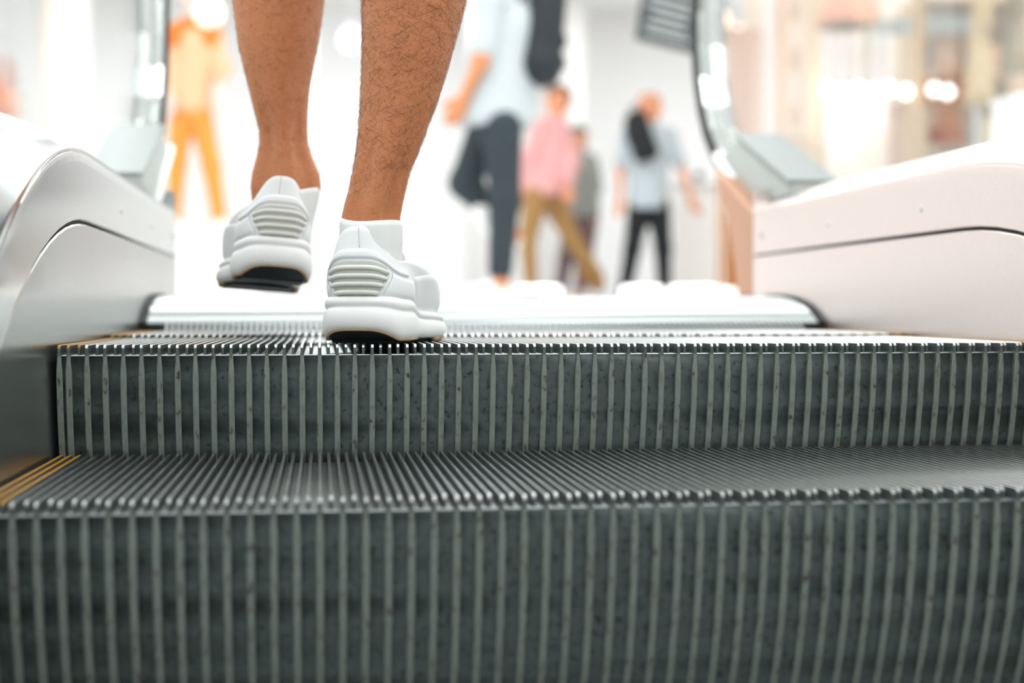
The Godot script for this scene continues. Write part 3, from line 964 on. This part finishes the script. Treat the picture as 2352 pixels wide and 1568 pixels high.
func backpack(label: String, at: Transform3D, size: Vector3, color: String) -> void:
	var t := thing("backpack", label, "backpack")
	t.transform = at
	var m := mat(color, 0.75)
	var s := size
	obj("main_pouch", flesh([[Vector3(-s.x * 0.22, s.y * 0.2, 0), Vector3(s.x * 0.22, s.y * 0.2, 0), s.z * 0.5, s.z * 0.5], [Vector3(-s.x * 0.2, s.y * 0.2, 0), Vector3(-s.x * 0.17, s.y * 0.82, 0), s.z * 0.52, s.z * 0.45], [Vector3(s.x * 0.2, s.y * 0.2, 0), Vector3(s.x * 0.17, s.y * 0.82, 0), s.z * 0.52, s.z * 0.45], [Vector3(0, s.y * 0.2, 0), Vector3(0, s.y * 0.85, 0), s.z * 0.55, s.z * 0.5]], 0.03, 0.014), m, t)
	obj("front_pocket", flesh([[Vector3(-s.x * 0.16, s.y * 0.25, s.z * 0.42), Vector3(s.x * 0.16, s.y * 0.25, s.z * 0.42), s.z * 0.25, s.z * 0.25], [Vector3(-s.x * 0.14, s.y * 0.45, s.z * 0.40), Vector3(s.x * 0.14, s.y * 0.45, s.z * 0.40), s.z * 0.24, s.z * 0.24]], 0.03, 0.014), m, t)
	for sd in [-1, 1]:
		var pth := PackedVector3Array()
		for i in 9:
			var u := i / 8.0
			pth.append(Vector3(sd * s.x * 0.3, lerpf(s.y * 0.9, s.y * 0.2, u), -s.z * 0.4 - 0.10 * sin(PI * u)))
		obj("strap", tube(pth, 0.014, -1, 6), m, t)
	obj("handle", tube(PackedVector3Array([Vector3(-0.04, s.y * 0.95, -s.z * 0.2), Vector3(-0.03, s.y * 1.05, -s.z * 0.2), Vector3(0.03, s.y * 1.05, -s.z * 0.2), Vector3(0.04, s.y * 0.95, -s.z * 0.2)]), 0.008, -1, 6), m, t)

func V(x: float, y: float, z: float) -> Vector3:
	return Vector3(x, y, z)

func people() -> void:
	bystander("passer-by in a white tee shirt and charcoal trousers striding left with a black backpack",
		{"head": V(1.11, 1.71, -5.53), "neck": V(1.13, 1.55, -5.53), "chest": V(1.14, 1.35, -5.52), "hip": V(1.08, 0.95, -5.52), "shl": V(1.04, 1.46, -5.40), "ell": V(1.00, 1.19, -5.37), "hal": V(0.92, 1.02, -5.40), "shr": V(1.20, 1.47, -5.68), "elr": V(1.27, 1.23, -5.74), "har": V(1.22, 1.03, -5.76), "hipl": V(1.10, 0.89, -5.44), "knl": V(1.115, 0.55, -5.43), "anl": V(1.09, 0.17, -5.43), "hipr": V(1.06, 0.90, -5.62), "knr": V(0.945, 0.64, -5.63), "anr": V(1.17, 0.40, -5.60)},
		{"look": V(-1, 0, 0.1), "skin": "d58a5c", "top": "b9c0c2", "bottom": "2c363b", "shoe": "f2f2f0", "hair": "2a2220", "toe": V(-1, 0, 0.15), "pitch_r": 0.9, "sleeve": 0.42, "hem": 0.0, "flare": 0.185, "leg": 0.86, "girth": 1.0})
	backpack("black backpack on the back of the passer-by in charcoal trousers", Transform3D(Basis(Vector3.UP, 1.35) * Basis(Vector3.RIGHT, 0.10), V(1.285, 1.08, -5.50)), V(0.30, 0.50, 0.17), "1a2126")
	bystander("walker in a pink shirt and tan trousers taking a long stride",
		{"head": V(2.22, 1.77, -10.90), "neck": V(2.20, 1.62, -10.90), "chest": V(2.16, 1.43, -10.90), "hip": V(2.09, 1.04, -10.90), "shl": V(2.06, 1.53, -10.80), "ell": V(1.96, 1.29, -10.77), "hal": V(1.93, 1.06, -10.80), "shr": V(2.27, 1.53, -10.99), "elr": V(2.32, 1.26, -10.78), "har": V(2.27, 1.03, -10.68), "hipl": V(2.03, 1.00, -10.83), "knl": V(1.96, 0.62, -10.83), "anl": V(1.99, 0.17, -10.82), "hipr": V(2.16, 1.00, -10.97), "knr": V(2.34, 0.64, -10.94), "anr": V(2.57, 0.29, -10.91)},
		{"look": V(-1, 0, 0.4), "skin": "dd9670", "top": "d9a09f", "bottom": "9c7848", "shoe": "8a6236", "hair": "6b4630", "toe": V(-1, 0, 0.2), "pitch_r": 0.7, "sleeve": 0.9, "hem": 0.0, "flare": 0.19, "girth": 1.15})
	bystander("shopper in a grey-green top and dark mauve trousers behind the pink shirt",
		{"head": V(2.55, 1.56, -11.86), "neck": V(2.55, 1.43, -11.86), "chest": V(2.56, 1.27, -11.86), "hip": V(2.57, 0.92, -11.85), "shl": V(2.46, 1.36, -11.87), "ell": V(2.42, 1.13, -11.87), "hal": V(2.45, 0.92, -11.80), "shr": V(2.66, 1.36, -11.85), "elr": V(2.71, 1.13, -11.84), "har": V(2.69, 0.91, -11.80), "hipl": V(2.51, 0.88, -11.85), "knl": V(2.44, 0.50, -11.85), "anl": V(2.38, 0.16, -11.86), "hipr": V(2.63, 0.88, -11.84), "knr": V(2.61, 0.50, -11.83), "anr": V(2.56, 0.16, -11.83)},
		{"look": V(-0.3, 0, 1), "skin": "d99b7d", "top": "8b8f88", "bottom": "6d585a", "shoe": "b98a72", "hair": "4a4d4c", "toe": V(-0.4, 0, 1), "sleeve": 0.5, "hem": 0.0, "leg": 0.75, "hair_long": 0.12, "girth": 1.1})
	bystander("person in a pale blue tee shirt and black trousers standing with legs apart",
		{"head": V(2.98, 1.70, -10.80), "neck": V(2.96, 1.56, -10.80), "chest": V(2.96, 1.37, -10.80), "hip": V(2.96, 0.95, -10.79), "shl": V(2.80, 1.48, -10.82), "ell": V(2.73, 1.22, -10.82), "hal": V(2.72, 0.95, -10.80), "shr": V(3.13, 1.48, -10.78), "elr": V(3.23, 1.22, -10.76), "har": V(3.31, 0.97, -10.73), "hipl": V(2.89, 0.91, -10.80), "knl": V(2.83, 0.55, -10.80), "anl": V(2.76, 0.17, -10.80), "hipr": V(3.04, 0.91, -10.78), "knr": V(3.08, 0.55, -10.77), "anr": V(3.09, 0.17, -10.76)},
		{"look": V(0.6, 0, 0.8), "skin": "e09a76", "top": "b4c0c6", "bottom": "0c1216", "shoe": "ececec", "hair": "c98c6c", "toe": V(0.15, 0, 1), "sleeve": 0.45, "hem": -0.02, "girth": 1.05, "leg": 1.0})
	backpack("small black bag slung over the chest of the pale blue tee shirt", Transform3D(Basis(Vector3.UP, 0.1) * Basis(Vector3(0, 0, 1), 0.28), V(2.92, 1.23, -10.60)), V(0.22, 0.46, 0.12), "11171b")
	# mannequin on a plinth
	bystander("orange-dressed mannequin standing on a white plinth behind the left handrail",
		{"head": V(-0.68, 2.38, -10.17), "neck": V(-0.68, 2.22, -10.17), "chest": V(-0.67, 2.02, -10.16), "hip": V(-0.70, 1.56, -10.15), "shl": V(-0.82, 2.11, -10.18), "ell": V(-0.87, 1.82, -10.14), "hal": V(-0.84, 1.60, -10.05), "shr": V(-0.53, 2.11, -10.14), "elr": V(-0.46, 1.86, -10.10), "har": V(-0.50, 1.66, -10.02), "hipl": V(-0.77, 1.50, -10.16), "knl": V(-0.81, 1.12, -10.16), "anl": V(-0.83, 0.72, -10.15), "hipr": V(-0.63, 1.50, -10.14), "knr": V(-0.55, 1.12, -10.13), "anr": V(-0.49, 0.72, -10.11)},
		{"called": "mannequin", "look": V(0.3, 0, 1), "skin": "e6d2c4", "top": "dcb48e", "bottom": "dd9440", "shoe": "f7f4f0", "toe": V(0.1, 0, 1), "sleeve": 0.75, "hem": 0.02, "leg": 0.98, "hair": "d8712a", "girth": 0.95})
	var shawl := flesh([[V(-0.82, 2.13, -10.17), V(-0.68, 2.17, -10.16), 0.075, 0.085], [V(-0.68, 2.17, -10.16), V(-0.53, 2.13, -10.13), 0.085, 0.075], [V(-0.80, 2.05, -10.13), V(-0.55, 2.05, -10.11), 0.07, 0.07]], 0.05, 0.016)
	var sh := obj("shawl", shawl, mat("d97a2c", 0.9))
	tag(sh, "orange shawl over the shoulders of the plinth mannequin", "shawl")
	var p := thing("display_plinth", "white display plinth under the orange-dressed mannequin", "plinth", V(-0.66, FLOOR_Y, -10.12))
	obj("plinth_body", box(0.9, 0.53, 0.6, 0.01), M.white, p)
	obj("plinth_top", box(0.94, 0.022, 0.64, 0.006), M.white, p, T(0, 0.53, 0))

# ------------------------------------------------------------------ setting
func wall_box(called: String, a: Vector3, b: Vector3, m: Material) -> void:
	var lo := a.min(b)
	var s := (b - a).abs()
	struct(called, box(s.x, s.y, s.z, 0.003), m, T(lo.x + s.x / 2, lo.y, lo.z + s.z / 2))

func setting() -> void:
	# floor of the upper level round the escalator well
	wall_box("floor", V(-5.2, FLOOR_Y - 0.3, -15.6), V(6.7, FLOOR_Y, -1.16), M.floor)
	wall_box("floor", V(-5.2, FLOOR_Y - 0.3, -1.16), V(-0.28, FLOOR_Y, 6.2), M.floor)
	wall_box("floor", V(1.341, FLOOR_Y - 0.3, -1.16), V(6.7, FLOOR_Y, 6.2), M.floor)
	# well below
	wall_box("wall_well_left", V(-0.34, -3.7, -1.3), V(-0.28, FLOOR_Y - 0.3, 6.2), M.wall_lower)
	wall_box("wall_well_right", V(1.341, -3.7, -1.3), V(1.401, FLOOR_Y - 0.3, 6.2), M.wall_lower)
	wall_box("wall_well_back", V(-0.34, -3.7, -1.36), V(1.401, FLOOR_Y - 0.3, -1.3), M.wall_lower)
	wall_box("floor_lower", V(-0.4, -3.9, -1.4), V(1.46, -3.7, 6.2), M.wall_lower)
	wall_box("wall_back", V(-5.2, FLOOR_Y, -15.6), V(6.7, 3.4, -15.3), M.wall)
	wall_box("wall_left", V(-5.5, FLOOR_Y - 0.3, -15.6), V(-5.2, 3.4, 6.2), M.wall)
	wall_box("wall_right", V(6.7, FLOOR_Y - 0.3, -15.6), V(7.0, 3.4, 6.2), M.wall)
	wall_box("wall_front", V(-5.5, -3.9, 6.2), V(7.0, 3.4, 6.5), M.wall)
	wall_box("ceiling", V(-5.5, 3.4, -15.6), V(7.0, 3.6, 6.5), M.ceiling)

const PANELS := [[-3.0, -12.5], [0.8, -12.5], [4.4, -12.5], [-3.0, -8.5], [0.8, -8.5], [4.4, -8.5], [-3.0, -4.5], [0.8, -4.5], [4.4, -4.5], [-3.0, -0.5], [0.8, -0.5], [4.4, -0.5], [-3.0, 3.5], [0.8, 3.5], [4.4, 3.5]]

func ceiling_lights() -> void:
	for i in PANELS.size():
		var c := V(PANELS[i][0], 3.4, PANELS[i][1])
		var t := thing("ceiling_light", "flat white ceiling panel light, %s row, %s from the far wall" % [["left", "middle", "right"][i % 3], ["first", "second", "third", "fourth", "fifth"][i / 3]], "ceiling light", c, 0, "ceiling panel lights")
		obj("frame", box(1.86, 0.05, 1.86, 0.006), M.white, t, T(0, -0.05, 0))
		obj("diffuser", box(1.76, 0.012, 1.76, 0.003), M.panel_glow, t, T(0, -0.06, 0))

# ------------------------------------------------------------------ furnishing of the hall
func lamp_ball(label: String, at: Vector3, r: float, color: String, e: float, light: float, group := "") -> void:
	var t := thing("globe_lamp", label, "lamp", at, 0, group)
	var prof := []
	for i in 13:
		var a := PI * i / 12.0
		prof.append([maxf(sin(a) * r, 0.0005), -cos(a) * r])
	obj("globe", lathe(prof, 20), glow(color, e), t)
	obj("cap", lathe([[0.0005, r * 0.85], [r * 0.45, r * 0.85], [r * 0.4, r * 1.25], [r * 0.1, r * 1.35], [0.0005, r * 1.35]], 16), M.white, t)
	obj("cord", tube(PackedVector3Array([V(0, r * 1.3, 0), V(0, 3.38 - at.y, 0)]), 0.004, -1, 5), M.white, t)
	if light > 0:
		var l := OmniLight3D.new()
		l.name = "lamp_light"
		l.light_color = Color(color)
		l.light_energy = light
		l.light_size = r
		l.omni_range = 20.0
		l.omni_attenuation = 2.0
		l.shadow_enabled = true
		t.add_child(l)

func garment(label: String, at: Vector3, turn: float, w: float, h: float, color: String, group: String) -> void:
	var t := thing("garment", label, "garment", at, turn, group)
	var rings := []
	rng.seed = int(absf(at.x * 1000 + h * 77))
	var ph := rng.randf() * 6
	for i in 11:
		var u := i / 10.0
		var hw := w * (0.12 if i == 0 else lerpf(0.36, 0.5, u) if i > 1 else 0.32)
		var r := PackedVector3Array()
		for j in 36:
			var a := TAU * j / 36
			var fold := 1.0 + 0.22 * u * sin(a * 7 + ph)
			r.append(V(cos(a) * hw, -0.02 - u * h - (0.03 * absf(cos(a)) if i < 3 else 0.0), sin(a) * (0.025 + 0.045 * u) * fold))
		rings.append(r)
	obj("cloth", loft(rings, true, true, true), mat(color, 0.9), t)
	for s in [-1, 1]:
		obj("sleeve", tube(PackedVector3Array([V(s * w * 0.3, -0.06, 0), V(s * w * 0.46, -h * 0.25, 0.01), V(s * w * 0.5, -h * 0.52, 0.02)]), 0.05, 0.035, 10), mat(color, 0.9), t)
	var hk := PackedVector3Array([V(0, -0.02, 0), V(0, 0.03, 0)])
	for i in 7:
		var a := -PI / 2 + PI * 1.2 * i / 6.0
		hk.append(V(-0.0 + cos(a) * 0.02, 0.05 + sin(a) * 0.02, 0))
	obj("hanger", tube(hk, 0.003, -1, 5), M.guide, t)

func post(label: String, at: Vector3, w: float, h: float, color: String, called := "timber_post") -> void:
	var t := thing(called, label, "post", at)
	obj("shaft", box(w, h - 0.14, w, 0.006), mat(color, 0.6), t, T(0, 0.08, 0))
	obj("foot", box(w * 1.5, 0.08, w * 1.5, 0.006), mat(color, 0.6), t)
	obj("head_block", box(w * 1.5, 0.06, w * 1.5, 0.006), mat(color, 0.6), t, T(0, h - 0.06, 0))

func shelf_unit(label: String, at: Vector3, w: float, h: float, d: float, n: int, color: String, turn := 0.0) -> void:
	var t := thing("shelf_unit", label, "shelf", at, turn)
	var m := mat(color, 0.6)
	for s in [-1, 1]:
		obj("side_panel", box(0.03, h, d, 0.003), m, t, T(s * (w / 2 - 0.015), 0, 0))
	obj("back_panel", box(w - 0.06, h, 0.015, 0.002), m, t, T(0, 0, -d / 2 + 0.01))
	for i in n + 1:
		obj("shelf_board", box(w - 0.06, 0.028, d - 0.02, 0.003), m, t, T(0, lerpf(0.05, h - 0.03, float(i) / n), 0.005))

func carton(label: String, at: Vector3, s: Vector3, color: String, group := "") -> void:
	var t := thing("storage_box", label, "box", at, 0, group)
	obj("box_body", box(s.x, s.y * 0.82, s.z, 0.006), mat(color, 0.8), t)
	obj("lid", box(s.x * 1.04, s.y * 0.2, s.z * 1.04, 0.006), mat(color, 0.8), t, T(0, s.y * 0.8, 0))

func furnishing() -> void:
	var fy := FLOOR_Y
	# hanging sign, far right of the middle
	var t := thing("hanging_sign", "dark hanging sign with rows of pale lines beside the right handrail", "sign", V(2.07, 1.42, -6.28), 0.0)
	t.rotation = Vector3(0, 0.25, -0.16)
	obj("board", box(0.36, 0.34, 0.03, 0.006), mat("3a4040", 0.5), t)
	for k in 5:
		obj("pale_line", box(0.26 - 0.03 * (k % 3), 0.012, 0.004, 0.001), mat("cfd4d2", 0.6), t, T(-0.01 - 0.012 * (k % 2), 0.045 + 0.048 * k, 0.016))
	for s in [-1, 1]:
		obj("hanger_rod", tube(PackedVector3Array([V(s * 0.1, 0.29, 0), V(s * 0.1, 1.95, 0)]), 0.005, -1, 6), M.guide, t)
	# counter behind the person in blue
	t = thing("reception_counter", "white reception counter behind the person in black trousers", "counter", V(3.92, fy, -11.6))
	obj("front_panel", box(1.2, 1.06, 0.5, 0.01), M.white, t)
	obj("counter_top", box(1.28, 0.04, 0.6, 0.01), M.white, t, T(0, 1.06, 0.02))
	t = thing("card_reader", "small dark device on the white reception counter", "device", V(3.55, fy + 1.10, -11.45))
	obj("device_foot", box(0.07, 0.02, 0.07, 0.004), M.black, t)
	obj("device_head", box(0.08, 0.06, 0.03, 0.006), M.black, t, T(0, 0.02, 0))
	# low light boxes on the floor
	for d in [[1.76, -8.81, 0.30, "glowing low white light box left of the pink walker's feet"], [2.465, -8.72, 0.27, "glowing low white light box between the pink walker and black trousers"], [2.875, -8.67, 0.44, "widest glowing low white light box beside the right newel"]]:
		t = thing("floor_light_box", d[3], "light box", V(d[0], fy, d[1]), -0.12, "low light boxes on the floor")
		obj("casing", box(d[2] + 0.02, 0.085, 0.12, 0.006), M.white, t)
		obj("glowing_bar", box(d[2], 0.05, 0.10, 0.01), glow("ffffff", 4.0), t, T(0, 0.085, 0))
		var l := OmniLight3D.new()
		l.name = "bar_light"
		l.light_energy = 0.06
		l.light_size = 0.04
		l.omni_range = 20
		l.omni_attenuation = 2.0
		l.shadow_enabled = true
		l.position = V(0, 0.2, 0.02)
		t.add_child(l)
	# pale columns on the far side
	for d in [[0.0, -13.2, "f1f1f0", "white column seen between the two bare legs"], [1.95, -13.6, "e6e4e2", "pale grey column behind the black backpack"], [2.75, -13.9, "eceae8", "pale column above the grey-green top"]]:
		t = thing("column", d[3], "column", V(d[0], fy, d[1]))
		obj("column_shaft", lathe([[0.22, 0.1], [0.22, 3.2]], 24), mat(d[2], 0.6), t)
		obj("column_base", lathe([[0.0005, 0.0], [0.27, 0.0], [0.27, 0.06], [0.23, 0.1], [0.0005, 0.1]], 24), M.white, t)
		obj("column_head", lathe([[0.0005, 3.2], [0.23, 3.2], [0.27, 3.26], [0.27, 3.33], [0.0005, 3.33]], 24), M.white, t)
	lamp_ball("round white globe lamp hanging between the walker's legs", V(0.465, 1.81, -8.5), 0.075, "ffffff", 0.7, 0.02)
	lamp_ball("round white globe lamp above the mannequin's shoulder", V(-0.50, 2.10, -9.2), 0.10, "fff6ea", 1.2, 0.03)
	# left shop side
	post("beige post seen through the left glass", V(-1.33, fy, -7.7), 0.085, 3.3, "ecd9c8")
	post("pale grey post at the left edge beside the beige one", V(-1.62, fy, -8.3), 0.16, 3.3, "d3d6d6", "painted_post")
	t = thing("clothes_rail", "low clothes rail at the far left edge", "clothes rail", V(-1.52, fy, -6.7))
	obj("rail", tube(PackedVector3Array([V(-0.45, 1.42, 0), V(0.16, 1.42, 0)]), 0.012, -1, 8), M.guide, t)
	for s in [-0.42, 0.13]:
		obj("upright", tube(PackedVector3Array([V(s, 0.03, 0), V(s, 1.42, 0)]), 0.012, -1, 8), M.guide, t)
		obj("foot", box(0.05, 0.03, 0.4, 0.004), M.guide, t, T(s, 0, 0))
	garment("rust red garment hanging at the far left edge", V(-1.44, fy + 1.36, -6.7), 1.0, 0.22, 0.42, "c4694a", "garments on the left rail")
	garment("pale grey garment hanging left of the rust red one", V(-1.72, fy + 1.36, -6.7), 1.2, 0.24, 0.6, "c9cccd", "garments on the left rail")
	# warm shop on the right, seen through the glass
	t = thing("shop_back_wall", "peach panelled wall at the back of the right-hand shop", "wall panel", V(5.0, fy, -8.9))
	for i in 7:
		obj("wall_board", box(0.49, 2.7, 0.04, 0.006), mat(["d9bfab", "d0b095", "dcc9ba"][i % 3], 0.7), t, T(-1.52 + 0.5 * i, 0, 0))
	post("white post right of the tan curtain", V(2.905, fy, -7.18), 0.06, 3.3, "dcd6d3", "painted_post")
	post("thin orange timber post beside the white post", V(3.02, fy, -7.37), 0.045, 3.3, "cf9558")
	post("sand timber post left of the cream panel", V(3.22, fy, -7.34), 0.062, 3.3, "cfb28c")
	post("brown timber post right of the cream panel", V(3.65, fy, -7.08), 0.07, 1.2, "a97f66")
	post("tan timber post between the two grey beams", V(3.78, fy, -7.07), 0.06, 3.3, "b8966a")
	# curtain
	t = thing("curtain", "tan curtain hanging just inside the right-hand shop", "curtain", V(2.735, fy, -7.2))
	var ring0 := []
	for i in 6:
		var r := PackedVector3Array()
		for j in 41:
			var u := j / 40.0
			r.append(V(lerpf(-0.1, 0.085, u), lerpf(0.1, 1.62, i / 5.0), 0.018 * sin(u * 30) * (1.1 - 0.1 * i)))
		ring0.append(r)
	obj("drape", loft(ring0, false), mat("c98f60", 0.9), t)
	obj("drape_rod", tube(PackedVector3Array([V(-0.14, 1.63, 0), V(0.12, 1.63, 0)]), 0.012, -1, 8), mat("c98a52", 0.5), t)
	for s in [-0.13, 0.11]:
		obj("rod_stand", tube(PackedVector3Array([V(s, 0, 0), V(s, 1.63, 0)]), 0.012, -1, 8), mat("c98a52", 0.5), t)
	# string of turned wooden drops
	t = thing("bead_string", "string of brown wooden drops hanging right of the orange post", "decoration", V(2.99, fy, -6.97))
	obj("string", tube(PackedVector3Array([V(0, 0.82, 0), V(0, 3.33, 0)]), 0.003, -1, 5), M.guide, t)
	for y in [0.88, 1.10, 1.42, 1.72, 2.0]:
		obj("wooden_drop", lathe([[0.0005, -0.085], [0.022, -0.06], [0.032, 0.0], [0.022, 0.06], [0.0005, 0.085]], 14), mat("b98f5f", 0.6), t, T(0, y, 0))
	# dome pendant
	t = thing("pendant_lamp", "large salmon dome pendant lamp at the top of the right-hand shop", "lamp", V(3.19, 1.62, -6.65))
	obj("dome", lathe([[0.165, 0.0], [0.16, 0.08], [0.13, 0.17], [0.07, 0.24], [0.02, 0.26], [0.02, 0.25], [0.065, 0.23], [0.12, 0.16], [0.15, 0.075], [0.155, 0.0]], 28), mat("d98f6c", 0.5), t)
	obj("bulb", lathe([[0.0005, 0.03], [0.04, 0.05], [0.05, 0.09], [0.03, 0.14], [0.0005, 0.16]], 16), glow("ffe6d2", 8.0), t)
	obj("cord", tube(PackedVector3Array([V(0, 0.25, 0), V(0, 1.77, 0)]), 0.005, -1, 5), M.white, t)
	var pl := OmniLight3D.new()
	pl.name = "bulb_light"
	pl.light_color = Color("ffd9bd")
	pl.light_energy = 0.08
	pl.light_size = 0.05
	pl.omni_range = 20
	pl.omni_attenuation = 2.0
	pl.shadow_enabled = true
	pl.position = V(0, 0.09, 0)
	t.add_child(pl)
	lamp_ball("warm globe lamp just right of the right handrail", V(2.63, 1.76, -7.25), 0.05, "ffd2b0", 5.0, 0.06)
	lamp_ball("warm globe lamp beside the tan curtain top", V(2.83, 1.74, -7.6), 0.05, "ffdcc4", 5.0, 0.06)
	# grey beams with a row of bright spots under them
	t = thing("steel_gantry", "grey steel display frame across the right-hand shop", "gantry", V(3.96, fy, -7.46))
	obj("beam", box(0.30, 0.10, 0.05, 0.005), mat("868c89", 0.5), t, T(-0.20, 1.67, 0))
	obj("beam", box(0.32, 0.10, 0.05, 0.005), mat("868c89", 0.5), t, T(0.18, 1.69, 0))
	for s in [-0.36, 0.36]:
		obj("frame_leg", box(0.04, 1.7, 0.04, 0.004), mat("868c89", 0.5), t, T(s, 0, 0))
	for i in 8:
		var x: float = [3.24, 3.33, 3.42, 3.51, 3.60, 3.70, 3.87, 3.95][i]
		var ord: String = ["first", "second", "third", "fourth", "fifth", "sixth", "seventh", "last"][i]
		lamp_ball("%s globe from the left in the row of white globe lamps" % ord, V(x, 1.33 + (0.01 if i % 2 == 0 else -0.005), -7.12 + 0.01 * i), 0.036, "ffffff", 6.0, 0.03, "row of white globe lamps")
	t = thing("partition_screen", "large cream partition screen under the row of globe lamps", "screen", V(3.47, fy, -7.30))
	obj("panel_board", box(0.38, 1.2, 0.04, 0.008), mat("e6d9cd", 0.7), t, T(0, 0.04, 0))
	obj("panel_foot", box(0.38, 0.04, 0.2, 0.006), M.white, t)
	t = thing("notice_panel", "pale panel above the row of globe lamps", "panel", V(3.63, fy, -7.75))
	obj("panel_board", box(0.45, 0.30, 0.03, 0.006), mat("d8d0cd", 0.7), t, T(0, 1.42, 0))
	for s in [-0.18, 0.18]:
		obj("panel_leg", box(0.03, 1.42, 0.03, 0.003), mat("e6dcd6", 0.6), t, T(s, 0, 0))
	# shelves with boxes and clothes at the right edge
	shelf_unit("tan timber shelf unit at the right edge of the shop", V(4.32, fy, -7.8), 0.62, 1.95, 0.36, 4, "b99a6e")
	carton("brown storage box on the tan shelf unit", V(4.2, fy + 1.45, -7.72), V(0.17, 0.24, 0.2), "a5713f")
	carton("dark brown storage box low on the tan shelf unit", V(4.24, fy + 0.98, -7.72), V(0.16, 0.16, 0.2), "7d5740")
	carton("peach storage box on the tan shelf unit", V(4.46, fy + 1.45, -7.72), V(0.2, 0.2, 0.2), "c8966a")
	carton("cream storage box beside the dark brown one", V(4.47, fy + 0.98, -7.72), V(0.2, 0.22, 0.2), "cdb898")
	t = thing("clothes_rail", "tall clothes rail at the top right of the picture", "clothes rail", V(3.86, fy, -6.05))
	obj("rail", tube(PackedVector3Array([V(-0.2, 1.86, 0), V(0.4, 1.86, 0)]), 0.012, -1, 8), M.guide, t)
	for s in [-0.18, 0.38]:
		obj("upright", tube(PackedVector3Array([V(s, 0.03, 0), V(s, 1.86, 0)]), 0.012, -1, 8), M.guide, t)
		obj("foot", box(0.05, 0.03, 0.4, 0.004), M.guide, t, T(s, 0, 0))
	garment("olive garment on the tall clothes rail", V(3.89, fy + 1.80, -6.05), 1.25, 0.26, 0.55, "8d7d5e", "garments on the tall rail")
	garment("sand garment on the tall clothes rail", V(3.70, fy + 1.80, -6.05), 1.25, 0.22, 0.72, "bda478", "garments on the tall rail")
	garment("dark olive garment on the tall clothes rail", V(4.08, fy + 1.80, -6.05), 1.25, 0.26, 0.5, "6d634c", "garments on the tall rail")
	t = thing("display_cube", "white display block at the right edge above the decking", "display block", V(3.52, fy, -5.1))
	obj("block_body", box(0.26, 0.92, 0.26, 0.008), M.white, t)
	obj("block_top", box(0.28, 0.03, 0.28, 0.006), M.white, t, T(0, 0.92, 0))

# ------------------------------------------------------------------ build
func _ready() -> void:
	# camera: a step below, lens at ankle height, turned a little right
	var cam := Camera3D.new()
	cam.name = "camera"
	add_child(cam)
	cam.position = Vector3(0.2638, 0.0352, 1.5917)
	cam.rotation = Vector3(-0.0204148, -0.125204, 0)
	cam.near = 0.05
	cam.far = 100.0
	var att := CameraAttributesPhysical.new()
	att.frustum_focal_length = 78.05
	att.frustum_focus_distance = 1.60
	att.frustum_near = 0.05
	att.frustum_far = 100.0
	att.exposure_aperture = 3.9
	cam.attributes = att
	cam.fov = 25.275
	cam.current = true
	# light: ceiling panels of the hall
	var env := Environment.new()
	env.background_mode = Environment.BG_COLOR
	env.background_color = Color("dfe6e8")
	env.background_energy_multiplier = 0.3
	env.tonemap_mode = Environment.TONE_MAPPER_LINEAR
	env.tonemap_exposure = 0.585
	env.sdfgi_enabled = true
	env.ssao_enabled = true
	env.ssil_enabled = true
	var we := WorldEnvironment.new()
	we.name = "environment"
	we.environment = env
	add_child(we)
	for i in PANELS.size():
		var l := AreaLight3D.new()
		l.name = numbered("panel_light")
		l.area_size = Vector2(1.7, 1.7)
		l.light_color = Color("f3fafd")
		l.light_energy = 10.0 if PANELS[i][1] > -1.0 else 8.5
		l.area_range = 30.0
		l.area_attenuation = 2.0
		l.shadow_enabled = true
		l.position = Vector3(PANELS[i][0], 3.33, PANELS[i][1])
		l.rotation = Vector3(-PI / 2, 0, 0)
		add_child(l)
	make_materials()
	setting()
	ceiling_lights()
	escalator()
	walker()
	people()
	furnishing()
